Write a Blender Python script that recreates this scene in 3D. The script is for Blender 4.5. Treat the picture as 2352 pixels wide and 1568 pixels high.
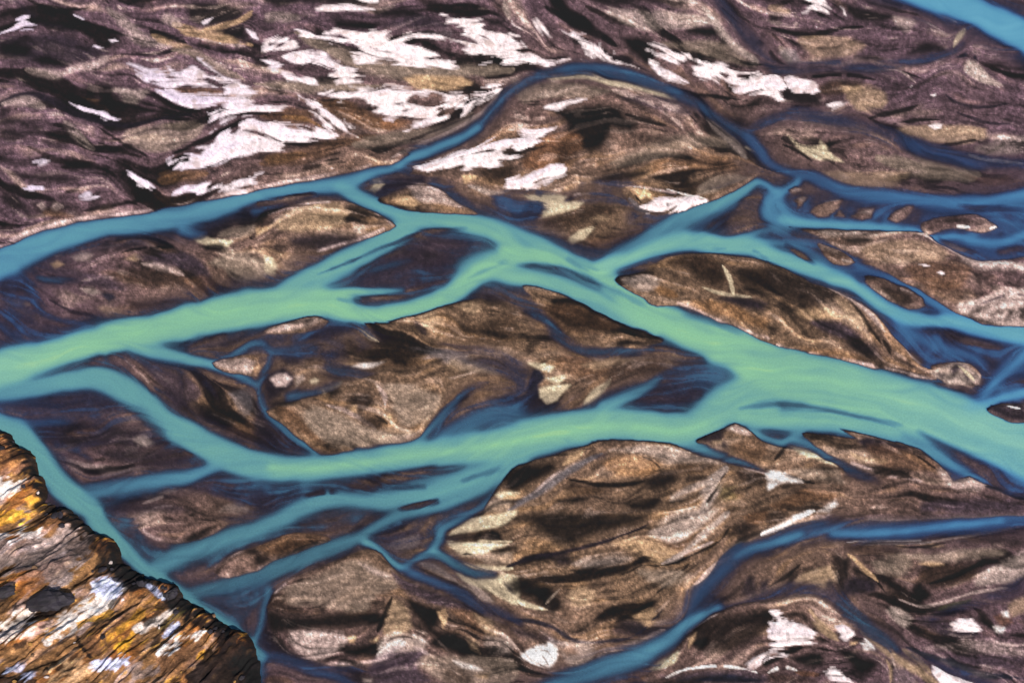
import bpy, math, random
import numpy as np
from mathutils import Vector, Matrix

random.seed(7)
rng = np.random.default_rng(11)
scene = bpy.context.scene
for o in list(bpy.data.objects):
    bpy.data.objects.remove(o, do_unlink=True)

# ------------------------------------------------------------------ camera
CAM_H = 600.0
PITCH = math.radians(48.0)          # depression of the optical axis
HFOV = math.radians(50.0)
cam_d = bpy.data.cameras.new('camera')
cam_d.sensor_width = 36.0
cam_d.angle = HFOV
cam_d.clip_start = 1.0
cam_d.clip_end = 60000.0
cam = bpy.data.objects.new('camera', cam_d)
cam.location = (0, 0, CAM_H)
cam.rotation_euler = (math.radians(90) - PITCH, 0, 0)
scene.collection.objects.link(cam)
scene.camera = cam

# ------------------------------------------------------------------ light
SUN_AZ = math.radians(150.0)        # where the sun stands, clockwise from +Y (behind the camera, to the right)
SUN_EL = math.radians(40.0)
world = bpy.data.worlds.new('World')
scene.world = world
world.use_nodes = True
wn = world.node_tree
wn.nodes.clear()
sky = wn.nodes.new('ShaderNodeTexSky')
sky.sky_type = 'NISHITA'
sky.sun_disc = False
sky.sun_elevation = SUN_EL
sky.sun_rotation = SUN_AZ
sky.altitude = 300
bg = wn.nodes.new('ShaderNodeBackground')
bg.inputs['Strength'].default_value = 0.055
wo = wn.nodes.new('ShaderNodeOutputWorld')
wn.links.new(sky.outputs[0], bg.inputs[0])
wn.links.new(bg.outputs[0], wo.inputs[0])
sun_d = bpy.data.lights.new('sun', 'SUN')
sun_d.energy = 4.3
sun_d.angle = math.radians(0.53)
sun_d.color = (1.0, 0.93, 0.86)
sun = bpy.data.objects.new('sun', sun_d)
sv = Vector((math.sin(SUN_AZ) * math.cos(SUN_EL), math.cos(SUN_AZ) * math.cos(SUN_EL), math.sin(SUN_EL)))
sun.rotation_euler = sv.to_track_quat('Z', 'Y').to_euler()
sun.location = (0, 0, 900)
scene.collection.objects.link(sun)
scene.view_settings.view_transform = 'Standard'
scene.view_settings.look = 'None'
scene.view_settings.exposure = 0.5
scene.view_settings.gamma = 1.0

# ------------------------------------------------------------------ survey map
# The plain is mapped in chart units: 2352 x 1568 units cover the part of the plain that was surveyed
# from the hill; chart (0,0) is its far left corner. to_world() lays the chart out on the level z = 0.
FW, FH = 2352.0, 1568.0
TU = math.tan(HFOV / 2)
TV = TU * 682.0 / 1024.0
SP, CP = math.sin(PITCH), math.cos(PITCH)

def to_world(fx, fy, z=0.0):
    u = (fx / FW * 2 - 1) * TU
    v = (1 - fy / FH * 2) * TV
    t = (CAM_H - z) / (SP - v * CP)
    return u * t, t * (CP + v * SP)

def to_chart(x, y, z):
    zc = (y * CP + (CAM_H - z) * SP)
    u = x / zc
    v = (y * SP - (CAM_H - z) * CP) / zc
    return (u / TU + 1) / 2 * FW, (1 - v / TV) / 2 * FH

NM, CELL, PAD = 36, 2.6, 150.0
def axis(size, m_lo, m_hi):
    n = int(round((size + 2 * PAD) / CELL))
    s = (size + 2 * PAD) / n
    def marg(m):
        lo, hi = 1.0, 1.4
        for _ in range(60):
            g = (lo + hi) / 2
            tot = s * sum(g ** k for k in range(1, NM + 1))
            lo, hi = (g, hi) if tot < m else (lo, g)
        return np.cumsum([s * g ** k for k in range(1, NM + 1)])
    return np.concatenate([-PAD - marg(m_lo - PAD)[::-1], np.linspace(-PAD, size + PAD, n + 1), size + PAD + marg(m_hi - PAD)])
xs = axis(FW, 800, 800)
ys = axis(FH, 330, 500)
W, H = len(xs), len(ys)
GX, GY = np.meshgrid(xs, ys)

def sst(a, b, x):
    t = np.clip((x - a) / (b - a), 0, 1)
    return t * t * (3 - 2 * t)

def blur(a, r, n=3):
    for _ in range(n):
        for ax in (0, 1):
            if a.shape[ax] <= 2 * r + 1:
                continue
            p = np.pad(a, [(r + 1, r) if k == ax else (0, 0) for k in (0, 1)], mode='edge')
            c = np.cumsum(p, axis=ax)
            a = (np.take(c, range(2 * r + 1, c.shape[ax]), axis=ax) - np.take(c, range(0, c.shape[ax] - 2 * r - 1), axis=ax)) / (2 * r + 1)
    return a

def unit(a):
    return (a - a.mean()) / (a.std() + 1e-9)

def lin(h):
    h = h.lstrip('#')
    c = [int(h[i:i + 2], 16) / 255 for i in (0, 2, 4)]
    return np.array([x / 12.92 if x <= 0.04045 else ((x + 0.055) / 1.055) ** 2.4 for x in c])

def parse(tile, s):
    out = []
    for tok in s.split():
        v = [float(a) for a in tok.split(',')]
        if tile != 'F':
            c, r = int(tile[0]), int(tile[1])
            v[0] = 588 * c + v[0] / 4
            v[1] = 392 * r + v[1] / 4
            if len(v) > 2:
                v[2] = v[2] / 4
        out.append(v)
    return out

def smooth(P, closed=False, step=10.0):
    P = np.array(P, float)
    n = len(P)
    out = []
    segs = n if closed else n - 1
    for i in range(segs):
        if closed:
            p0, p1, p2, p3 = P[(i - 1) % n], P[i], P[(i + 1) % n], P[(i + 2) % n]
        else:
            p0, p1, p2, p3 = P[max(i - 1, 0)], P[i], P[i + 1], P[min(i + 2, n - 1)]
        k = max(1, int(np.hypot(*(p2[:2] - p1[:2])) / step))
        for j in range(k):
            t = j / k
            out.append(0.5 * ((2 * p1) + (-p0 + p2) * t + (2 * p0 - 5 * p1 + 4 * p2 - p3) * t * t + (-p0 + 3 * p1 - 3 * p2 + p3) * t ** 3))
    if not closed:
        out.append(P[-1])
    return np.array(out)

def extend(P):
    P = [list(p) for p in P]
    def edge(p):
        return p[0] < 14 or p[0] > FW - 14 or p[1] < 10 or p[1] > FH - 10
    for end in (0, -1):
        p = P[end]
        if edge(p):
            q = P[1] if end == 0 else P[-2]
            d = np.array(p[:2]) - np.array(q[:2])
            d = d / (np.hypot(*d) + 1e-6)
            for L in ((260, 800) if p[0] < 14 or p[0] > FW - 14 else (200, 480)):
                e = [p[0] + d[0] * L, p[1] + d[1] * L] + list(p[2:])
                P = [e] + P if end == 0 else P + [e]
    return P

FLOW = []        # (x, y, dx, dy, weight)

def add_flow(Q, wt=1.0, closed=False):
    d = np.diff(Q[:, :2], axis=0)
    L = np.hypot(d[:, 0], d[:, 1]) + 1e-6
    m = (Q[:-1, :2] + Q[1:, :2]) / 2
    for (mx, my), (dx, dy), l in list(zip(m, d, L)):
        FLOW.append((mx, my, dx / l, dy / l, wt * l))

def box(x0, x1, y0, y1):
    return slice(max(0, np.searchsorted(xs, x0) - 1), np.searchsorted(xs, x1) + 1), slice(max(0, np.searchsorted(ys, y0) - 1), np.searchsorted(ys, y1) + 1)

def stroke_q(Q, reach=1.35, noise=None, fray=0.0):
    """normalised distance to a polyline with half widths; returns slices and q, and the position along it"""
    wm = Q[:, 2].max() * reach + abs(fray) * 2
    sx, sy = box(Q[:, 0].min() - wm, Q[:, 0].max() + wm, Q[:, 1].min() - wm, Q[:, 1].max() + wm)
    q = np.full((sy.stop - sy.start if sy.stop <= H else H - sy.start, min(sx.stop, W) - sx.start), 9.0)
    tt = np.zeros_like(q)
    n = len(Q)
    for i in range(n - 1):
        a, b = Q[i], Q[i + 1]
        wm = max(a[2], b[2]) * reach + abs(fray) * 2 + 2
        bx, by = box(min(a[0], b[0]) - wm, max(a[0], b[0]) + wm, min(a[1], b[1]) - wm, max(a[1], b[1]) + wm)
        X = xs[bx][None, :]
        Y = ys[by][:, None]
        d = b[:2] - a[:2]
        L2 = d @ d + 1e-9
        t = np.clip(((X - a[0]) * d[0] + (Y - a[1]) * d[1]) / L2, 0, 1)
        dd = np.hypot(X - a[0] - t * d[0], Y - a[1] - t * d[1])
        w = np.maximum(a[2] + (b[2] - a[2]) * t, 0.3)
        if noise is not None and fray:
            dd = dd + fray * noise[by, bx]
        qq = dd / w
        ox, oy = bx.start - sx.start, by.start - sy.start
        sub = q[oy:oy + qq.shape[0], ox:ox + qq.shape[1]]
        st = tt[oy:oy + qq.shape[0], ox:ox + qq.shape[1]]
        qq = qq[:sub.shape[0], :sub.shape[1]]
        t = np.broadcast_to(t, dd.shape)[:sub.shape[0], :sub.shape[1]]
        m = qq < sub
        sub[m] = qq[m]
        st[m] = ((i + t) / (n - 1))[m]
    return sx, sy, q, tt

def poly_sdf(Q, pad=20, X=None, Y=None):
    """signed distance, positive inside; on the grid (returns slices too) or at given points"""
    if X is None:
        sx, sy = box(Q[:, 0].min() - pad, Q[:, 0].max() + pad, Q[:, 1].min() - pad, Q[:, 1].max() + pad)
        X = np.broadcast_to(xs[sx][None, :], (len(ys[sy]), len(xs[sx])))
        Y = np.broadcast_to(ys[sy][:, None], X.shape)
    else:
        sx = sy = None
    best = np.full(X.shape, 1e9)
    ins = np.zeros(X.shape, bool)
    n = len(Q)
    for i in range(n):
        ax, ay = Q[i, 0], Q[i, 1]
        bx, by = Q[(i + 1) % n, 0], Q[(i + 1) % n, 1]
        dx, dy = bx - ax, by - ay
        t = np.clip(((X - ax) * dx + (Y - ay) * dy) / (dx * dx + dy * dy + 1e-9), 0, 1)
        best = np.minimum(best, (X - ax - t * dx) ** 2 + (Y - ay - t * dy) ** 2)
        if by != ay:
            ins ^= ((ay > Y) != (by > Y)) & (X < dx * (Y - ay) / (by - ay) + ax)
    return sx, sy, np.sqrt(best) * np.where(ins, 1, -1)

# ------------------------------------------------------------------ chart of the water: (tile, "x,y,half-width ...", depth at start, at end, softness, blueness)
WATER = [
 ('01', "0,1000,24 120,970,24 220,985,24 290,1050,24 325,1150,24 350,1260,26 480,1350,26 700,1400,24 900,1440,20", .3, .3, .9, .85),
 ('01', "0,1420,16 80,1490,16 200,1545,14 300,1590,12", .4, .2, .8, .8),
 ('01', "300,980,20 450,1000,22 600,1000,18 750,1005,10", .3, .3, .8, .3),
 ('32', "1500,-80,24 1620,40,26 1750,110,26 1880,170,20 1960,200,14", .45, .35, .8, .85),
 ('32', "2352,130,50 2200,270,44 2080,380,36 1980,500,30", .42, .5, .9, .85),
 ('31', "1150,1330,24 1230,1430,26 1330,1510,24 1450,1560,20", .4, .25, .9, .85),
 ('31', "1350,1400,20 1600,1420,26 1900,1500,30 2352,1560,30", .3, .4, .9, .95),
 ('31', "1750,610,16 1900,680,20 2100,700,20 2352,690,24", .35, .4, .9, .9),
 ('31', "2050,400,24 2200,460,26 2352,500,30", .4, .5, .9, .8),
 ('32', "1450,860,20 1700,1000,26 1950,1150,30 2352,1330,40", .3, .3, .95, .9),
 ('13', "1900,-60,20 1650,60,24 1400,180,24 1250,230,20", .2, .12, .95, .4),
 ('02', "0,690,30 300,720,26 600,690,20 800,640,16", .35, .2, .9, .75),
 ('02', "420,910,12 600,930,10 850,920,8 1100,890,8", .3, .15, .9, .8),
 # far left teal arm
 ('F', "0,606,36 60,575,33 100,561,30 175,537,26 250,521,21 350,509,24 450,489,24 520,470,21 588,450,17 688,432,15 788,423,18 838,405,14 880,393,10 913,380,11 950,362,11 988,345,10 1030,328,9 1063,314,9 1100,293,9", .62, .5, .45, .45),
 ('F', "1100,293,11 1120,270,12 1138,248,13 1176,207,13 1226,182,14 1276,163,13 1351,157,13 1426,170,14 1501,193,14 1551,216,12 1601,240,9 1651,270,9 1688,295,11 1713,310,14", .24, .24, .8, .5),
 ('F', "1276,160,7 1351,152,7 1426,162,8 1501,186,8 1560,212,7", .36, .36, .9, .6),
 ('F', "1713,310,13 1745,345,12 1770,378,11 1815,396,10 1864,405,14 1914,427,16 1964,444,17 2039,452,18 2139,461,17 2239,466,17 2289,460,14 2352,449,17", .3, .62, .45, .8),
 ('F', "575,486,9 620,478,8 660,470,5", .35, .2, .6, .6),
 ('01', "1650,520,70 1800,580,45 1900,570,20", .45, .25, .7, .6),
 ('F', "840,395,10 900,388,11 960,396,10 1010,405,9 1040,420,8", .35, .12, .7, .6),
 ('F', "990,420,10 1030,440,12 1060,462,12 1090,478,10", .2, .18, .7, .5),
 # branch to the middle
 ('F', "780,428,15 813,446,16 850,464,15 900,484,17 938,500,20", .6, .68, .4, .25),
 # upper main arm
 ('F', "0,848,44 60,833,40 100,820,34 150,803,33 250,778,36 350,757,34 450,735,38 550,713,42 620,703,40 688,697,38 740,692,36 788,700,26", .82, .86, .3, .05),
 ('F', "60,835,22 150,806,22 250,781,22 350,760,21 450,737,23 550,714,25 650,703,22 720,695,14", .9, .95, .8, 0),
 ('F', "640,690,30 688,660,32 763,617,28 813,592,26 863,565,25 913,535,26 945,512,26", .7, .66, .4, .15),
 ('F', "725,676,12 770,672,10 813,669,9 875,670,7 930,667,3", .9, .75, .6, 0),
 ('F', "700,665,14 760,648,12 810,632,10 860,617,8 940,595,8", .55, .15, .9, .3),
 ('F', "740,700,22 788,716,22 838,724,20 888,722,20 938,712,20 988,696,18 1030,676,20 1060,655,22 1100,628,24 1140,605,24 1180,588,22 1226,586,17 1276,599,17 1326,614,18 1376,636,20 1426,672,24 1476,712,33 1538,743,36 1601,768,40 1676,798,48 1764,846,58 1864,880,66 1964,905,66 2064,930,62 2164,958,62 2264,995,62 2352,1030,64", .84, .84, .25, .03),
 ('F', "780,718,10 838,726,11 913,720,12 963,706,11 1013,686,10", .98, .98, .9, 0),
 ('F', "1150,572,10 1200,577,11 1251,587,12 1301,603,12 1351,622,12 1400,648,12", .98, .92, .9, 0),
 ('F', "1426,680,14 1476,718,18 1538,748,20 1601,774,24 1676,806,32 1764,850,36 1864,872,36 1964,890,34 2064,918,34 2164,952,34 2264,992,30 2352,1026,28", .92, .9, .9, .04),
 ('F', "930,506,22 963,502,24 1000,502,22 1038,506,22 1100,518,24 1150,534,24 1201,553,23 1251,575,22 1301,596,20 1351,618,20 1401,645,24", .66, .72, .35, .15),
 ('F', "1000,512,10 1060,514,12 1110,528,14 1160,552,14 1200,570,12", .78, .85, .9, .05),
 ('F', "1176,600,36 1130,604,36 1090,622,34 1060,645,26 1040,662,18", .66, .6, .7, .1),
 ('F', "1090,640,14 1130,626,18 1176,634,20 1226,639,20 1301,658,20 1351,682,22 1401,709,24 1451,736,26 1500,760,22", .7, .78, .4, .1),
 # side arms joining from the right
 ('F', "1376,618,20 1410,605,18 1450,592,16 1526,563,18 1588,553,21 1651,562,20 1726,566,20 1764,583,18 1814,600,16 1864,617,17 1914,637,16 1964,657,14 2001,685,14 2039,710,15 2077,727,16 2140,738,14 2189,738,16 2264,755,18 2352,768,24", .86, .55, .3, .3),
 ('F', "1420,600,7 1526,566,9 1588,556,9 1651,560,8 1700,553,7", .95, .75, .9, .1),
 ('F', "1690,548,8 1726,537,8 1764,527,8 1789,530,9 1815,532,6", .6, .35, .6, .4),
 ('F', "1740,552,8 1764,553,7 1814,562,7 1851,574,6 1880,590,9 1900,606,10", .6, .35, .7, .5),
 ('F', "1851,574,6 1864,565,5 1880,558,6 1926,580,9 1976,612,10 2039,637,10 2101,668,12 2164,706,14 2214,730,15 2264,745,15", .3, .5, .6, .85),
 ('F', "1900,600,14 1930,617,14 1960,626,10 2000,622,10", .3, .35, .9, .8),
 ('F', "1738,418,8.4 1720,430,10.8 1701,442,13.2 1651,467,15.6 1601,488,20.4 1551,513,24.0 1513,538,24.0 1470,562,19.2 1426,584,16.8 1390,604,16.8", .62, .42, .45, .25),
 ('F', "1690,470,8 1640,500,8 1590,530,12 1550,556,12", .3, .3, .8, .5),
 # right network
 ('F', "1738,416,6 1765,428,8 1786,442,9 1815,430,8 1840,412,9", .6, .5, .6, .6),
 ('F', "1786,442,16 1775,470,34 1790,495,30 1839,510,15 1914,516,12 1989,520,11 2064,525,10 2101,529,9 2126,541,9 2151,548,9 2189,541,8 2240,553,8 2290,558,10 2330,548,10 2352,540,10", .45, .55, .35, .6),
 ('F', "1789,503,10 1839,511,9 1914,517,8 1989,521,8 2064,526,6", .72, .66, .8, .35),
 ('F', "1823,476,5 1838,470,4 1855,455,4", .5, .3, .7, .6),
 ('F', "1905,502,3 1918,488,3 1928,474,4", .5, .35, .7, .6), ('F', "1949,504,3 1947,488,4", .5, .35, .7, .6), ('F', "2030,511,3 2037,498,3 2055,482,4", .5, .35, .7, .6),
 ('F', "2130,505,22 2180,490,18 2239,490,18 2289,508,20 2352,530,26", .22, .55, .8, .9),
 ('F', "2270,478,18 2310,475,14 2352,485,20", .45, .5, .8, .85),
 ('F', "2160,560,16 2230,575,18 2300,590,16 2352,580,18", .25, .35, .9, .95),
 # lower main arm
 ('F', "1764,940,30 1700,925,36 1650,950,34 1601,978,34 1551,986,37 1476,979,36 1426,974,36 1376,976,38 1276,992,42 1226,1004,44 1176,1018,44 1088,1030,36 963,1043,30 838,1062,28 713,1075,28 640,1075,30 588,1068,33 525,1048,34 450,1010,33 375,968,32 325,924,34 275,889,32 225,868,30 150,875,24 75,890,22 0,896,26", .8, .42, .3, .1),
 ('F', "1620,975,20 1551,990,20 1476,982,20 1376,980,20 1276,996,20 1176,1014,20 1088,1030,18 963,1044,16 838,1063,15 713,1076,14 620,1074,14", .97, .9, .9, 0),
 ('F', "1860,900,60 1764,880,50 1700,905,46 1640,944,38 1590,972,30", .8, .75, .6, .08),
 ('F', "1590,985,16 1640,970,20 1676,956,18 1764,964,20 1864,966,24 1964,977,22 2064,1000,22 2126,1028,22 2189,1062,18 2226,1088,14 2260,1106,10", .88, .42, .35, .15),
 ('F', "1700,955,8 1764,962,9 1864,964,10 1964,976,10 2064,998,9", .96, .8, .9, .05),
 ('F', "1190,1050,31.2 1138,1080,33.8 1088,1098,31.2 1013,1124,28.6 963,1136,23.4 888,1148,23.4 838,1150,18.2 788,1146,18.2 738,1150,20.8 688,1168,22.1 640,1196,22.1 588,1217,19.5 550,1228,22.1 475,1256,23.4 425,1272,23.4 385,1290,26.0 350,1308,20.8", .62, .44, .6, .08),
 ('F', "1150,1066,10 1088,1085,14 1000,1100,12 900,1125,14 830,1150,10", .6, .3, .9, .2),
 ('F', "1170,1068,16.8 1138,1100,14.4 1088,1130,14.4 1013,1160,13.2 938,1178,13.2 875,1203,12.0 825,1233,13.2 788,1248,18.0 713,1276,21.6 650,1301,24.0 588,1326,24.0 550,1337,21.6 475,1356,19.2 430,1366,14.4", .55, .34, .6, .08),
 ('F', "600,1340,26 560,1352,30 500,1370,22", .3, .2, .9, .4),
 ('F', "813,1243,7 850,1248,7 875,1266,7 895,1286,7 918,1303,7", .66, .62, .5, .0),
 ('F', "918,1303,8 950,1316,10 1013,1343,11 1063,1366,12 1113,1396,14 1160,1415,16 1190,1430,14", .4, .12, .8, .6),
 ('F', "918,1303,6 950,1288,6 988,1266,9 1008,1240,11 1013,1215,12 1040,1200,10 1063,1188,8 1113,1158,7 1150,1128,8", .5, .4, .7, .25),
 ('F', "985,1262,8 1025,1282,8 1050,1300,8 1088,1315,7 1138,1320,6", .6, .25, .7, .1),
 ('F', "0,978,28 40,995,30 75,1034,30 112,1084,28 138,1116,27 175,1146,28 212,1172,25 225,1200,24 262,1238,21 300,1276,18 338,1311,16 375,1333,13 412,1356,11 450,1388,11 500,1421,14 538,1446,13 575,1481,11 600,1508,12", .76, .46, .25, .0),
 ('F', "600,1508,14 638,1514,14 700,1533,13 763,1553,11 800,1572,10", .24, .2, .7, .7),
 ('F', "700,1530,12 770,1534,12 838,1534,10 900,1525,10", .2, .08, .8, .7),
 ('F', "590,1560,20 600,1530,16", .35, .3, .8, .4),
 ('F', "620,1345,14 613,1376,7 606,1395,6 603,1421,6 594,1450,6 583,1476,8", .35, .5, .6, .25),
 ('F', "505,1068,13.0 462,1084,14.3 425,1096,16.9 350,1106,19.5 290,1116,19.5 250,1124,20.8 200,1133,23.4", .55, .35, .6, .35),
 ('F', "115,1024,4 150,1030,4 180,1037,4 200,1050,4 212,1060,3", .35, .2, .7, .7),
 ('F', "170,1032,4 225,1016,4 300,1009,3", .28, .1, .8, .7),
 ('F', "0,935,26 80,945,18 200,948,14 260,958,8", .35, .12, .9, .8),
 ('F', "50,970,14 130,968,10 200,952,8", .3, .12, .9, .7),
 # small arms off the upper main arm
 ('F', "300,790,18 340,802,16 375,811,14 420,822,13 450,829,12 490,838,10", .75, .55, .4, .1),
 ('F', "450,829,9 490,832,7 520,822,6 550,806,7 582,788,8 600,788,7 625,804,5 663,803,4 700,794,4 730,799,3", .55, .25, .5, .35),
 ('F', "625,802,5 620,830,6 606,858,7 594,884,7 597,915,6 613,949,7 650,984,8 688,1014,9 725,1036,9", .3, .5, .6, .3),
 ('F', "480,838,10 520,852,11 550,864,11 588,884,9", .5, .38, .55, .4),
 ('02', "1350,130,30 1550,200,30 1700,280,25 1800,350,14", .3, .12, .9, .5), ('02', "1640,280,12 1660,450,10 1620,600,8", .2, .05, .9, .5), ('02', "1850,350,16 1960,450,14 2000,550,10", .25, .08, .9, .5),
 ('F', "1010,700,5 1033,720,6 1058,747,5 1072,778,4", .38, .22, .6, .4),
 ('F', "1095,664,12.0 1130,662,10.8 1163,668,10.8 1176,682,10.8 1226,712,12.0 1264,747,13.2 1288,777,13.2 1313,796,12.0 1363,811,10.8 1426,806,10.8 1501,803,6.0", .17, .32, .9, .3),
 ('F', "1030,790,18 1090,806,22 1140,830,26 1180,855,30 1200,890,30 1170,920,32", .1, .18, .9, .7),
 ('F', "1128,876,4 1090,888,6 1063,904,7 1025,944,8 988,984,8 958,1016,10", .25, .5, .6, .3),
 ('F', "1190,955,40 1120,958,34 1060,985,28 1010,1012,22", .35, .4, .9, .45),
 ('F', "1518,864,6 1476,896,12 1426,919,14 1380,940,16", .35, .65, .55, .2),
 ('F', "1518,864,6 1550,852,7 1600,842,8", .25, .15, .8, .6),
 ('F', "1660,862,40 1600,870,34 1540,895,34 1490,925,26", .35, .1, .95, .5),
 ('F', "1540,1012,12 1601,1026,13 1638,1042,11 1701,1062,9 1764,1083,7", .6, .12, .5, .15),
 ('F', "1715,985,9 1750,1003,8 1776,1011,7 1797,1016,8 1819,1004,8 1846,990,9", .55, .5, .55, .2),
 ('F', "1815,1008,9 1864,1022,12 1901,1049,12 1939,1071,13 1989,1094,12 2020,1108,7", .5, .08, .6, .3),
 ('F', "1916,990,5 1950,1000,6 1970,1012,4", .5, .2, .7, .2),
 # right edge
 ('F', "2226,935,12 2264,928,12 2300,914,9 2352,903,12", .6, .55, .5, .6),
 ('F', "2230,930,14 2270,900,20 2310,860,26 2352,820,30", .35, .4, .8, .95),
 ('F', "2060,735,16 2100,770,18 2160,800,18 2220,815,16 2260,835,14", .4, .3, .9, .9),
 ('F', "2200,1085,30 2260,1060,40 2320,1090,44 2352,1105,50", .22, .26, .95, .95),
 # lower right arm
 ('F', "2352,1190,16.2 2264,1201,17.6 2164,1211,17.6 2089,1219,18.9 1989,1221,23.0 1914,1217,23.0 1851,1221,23.0 1764,1248,20.2 1726,1256,20.2 1676,1284,24.3 1638,1326,27.0 1601,1371,24.3 1580,1405,16.2", .46, .26, .95, .6),
 ('F', "2300,1195,6 2200,1206,7 2100,1217,7 2000,1226,9 1910,1226,7", .58, .48, .8, .8),
 ('F', "1840,1228,8 1764,1250,9 1726,1258,8 1690,1280,8", .55, .4, .8, .5),
 ('F', "1655,1394,3.4 1613,1411,6.9 1576,1433,11.5 1538,1466,17.2 1488,1496,23.0 1451,1513,25.3 1376,1538,25.3 1300,1565,23.0", .6, .09, .8, .35),
 ('F', "1640,1400,5 1700,1388,7 1764,1366,12 1839,1352,16 1889,1360,17 1939,1376,15", .17, .16, .7, .8),
 ('F', "1925,1378,18 1964,1413,19 2001,1446,18 2040,1476,15 2060,1492,9", .2, .26, .6, .1),
 ('F', "2140,1420,8 2214,1390,12 2280,1372,14 2352,1340,18", .1, .24, .7, .9),
 ('F', "2070,1500,10 2164,1530,10 2239,1560,12", .14, .16, .8, .95),
 ('F', "1540,1568,20 1620,1556,18 1720,1566,16", .12, .14, .7, .9),
 # far arms
 ('F', "2080,-40,40 2150,-8,34 2200,12,30 2264,38,31 2352,82,34", .72, .72, .4, 1.0),
 ('F', "2110,8,12 2150,26,14 2190,50,10", .5, .2, .9, .9),
 ('F', "1651,0,10 1680,40,12 1701,64,13 1738,105,14 1764,138,14 1789,160,12 1830,155,14 1864,150,12 1939,147,13 2014,152,13 2089,140,12 2164,125,11 2201,108,10 2215,95,6", .13, .15, .7, .6),
 ('F', "1713,305,9 1740,288,11 1764,277,12 1800,266,13 1839,262,15 1914,275,16 1989,295,16 2064,322,17 2139,347,18 2239,370,15 2352,377,12", .17, .27, .6, .7),
 ('12', "650,220,30 720,270,40 900,280,40 1150,345,32 1350,390,18 1500,425,8", .22, .08, .6, .3),
 ('12', "290,510,25 400,500,40 500,480,45 650,430,40 780,375,25", .4, .1, .8, .3),
]
# bars that shoal the water: (tile, pts, strength, softness)
BARS = [
 ('F', "520,770,10 420,795,8", .5, .9), ('F', "195,835,14 240,822,18 290,830,16 330,850,14 352,878,10", .65, .9), ('F', "300,845,9 335,868,10 352,900,8", .8, .7),
 ('F', "590,470,8 660,458,7 720,446,5", .85, .6), ('F', "810,424,6 835,424,5", .6, .7),
 ('F', "808,602,4 840,585,6 900,560,6 960,536,6 1020,526,6 1070,524,5", .5, .8),
 ('F', "730,630,3 790,606,5 830,590,4", .5, .8),
 ('F', "830,690,10 880,684,10 930,680,9", .55, .9), ('F', "770,686,6 830,694,6", .3, .9),
 ('F', "1075,640,6 1110,622,8 1160,604,8", .3, .9), ('F', "1190,610,6 1260,610,8 1310,622,7 1360,645,8 1420,672,9 1480,698,8", .45, .9),
 ('F', "1570,722,8 1640,742,9 1700,765,8", .35, .9),
 ('F', "1300,590,8 1340,610,8 1375,622,6", .35, .9),
 ('F', "1700,938,5 1764,928,11 1839,932,10 1920,944,8 1990,960,7 2070,976,6", .55, .9),
 ('F', "2110,990,8 2160,1020,14 2210,1050,20 2260,1080,22 2330,1120,20", .62, .95),
 ('F', "1000,1070,8 950,1088,12 860,1106,14 800,1120,12", .6, .9), ('F', "700,1140,6 740,1130,8 770,1128,6", .7, .8),
 ('F', "980,1118,9 900,1120,8", .4, .9), ('F', "1010,1150,8 960,1160,8 920,1168,6", .7, .8), ('F', "1150,1075,8 1060,1105,8", .35, .9),
 ('F', "2200,470,5 2250,478,8 2352,486,12", .5, .9),
 ('F', "2155,545,6 2190,566,8 2240,580,8", .5, .9), ('F', "2290,580,9 2352,570,10", .5, .9),
 ('F', "2125,755,10 2180,765,12 2230,785,12 2300,800,10", .55, .9), ('F', "1585,535,6 1620,520,6 1680,486,5", .3, .9),
 ('F', "1640,572,4 1720,572,5 1764,596,4", .3, .9), ('F', "1800,560,6 1840,585,6 1870,606,4", .5, .9),
 ('F', "250,940,30 320,960,24 380,1000,16", .55, .9),
 ('F', "2310,880,14 2352,870,14", .4, .9), ('F', "2150,880,7 2200,890,8 2240,900,8", .5, .9),
]
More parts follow.
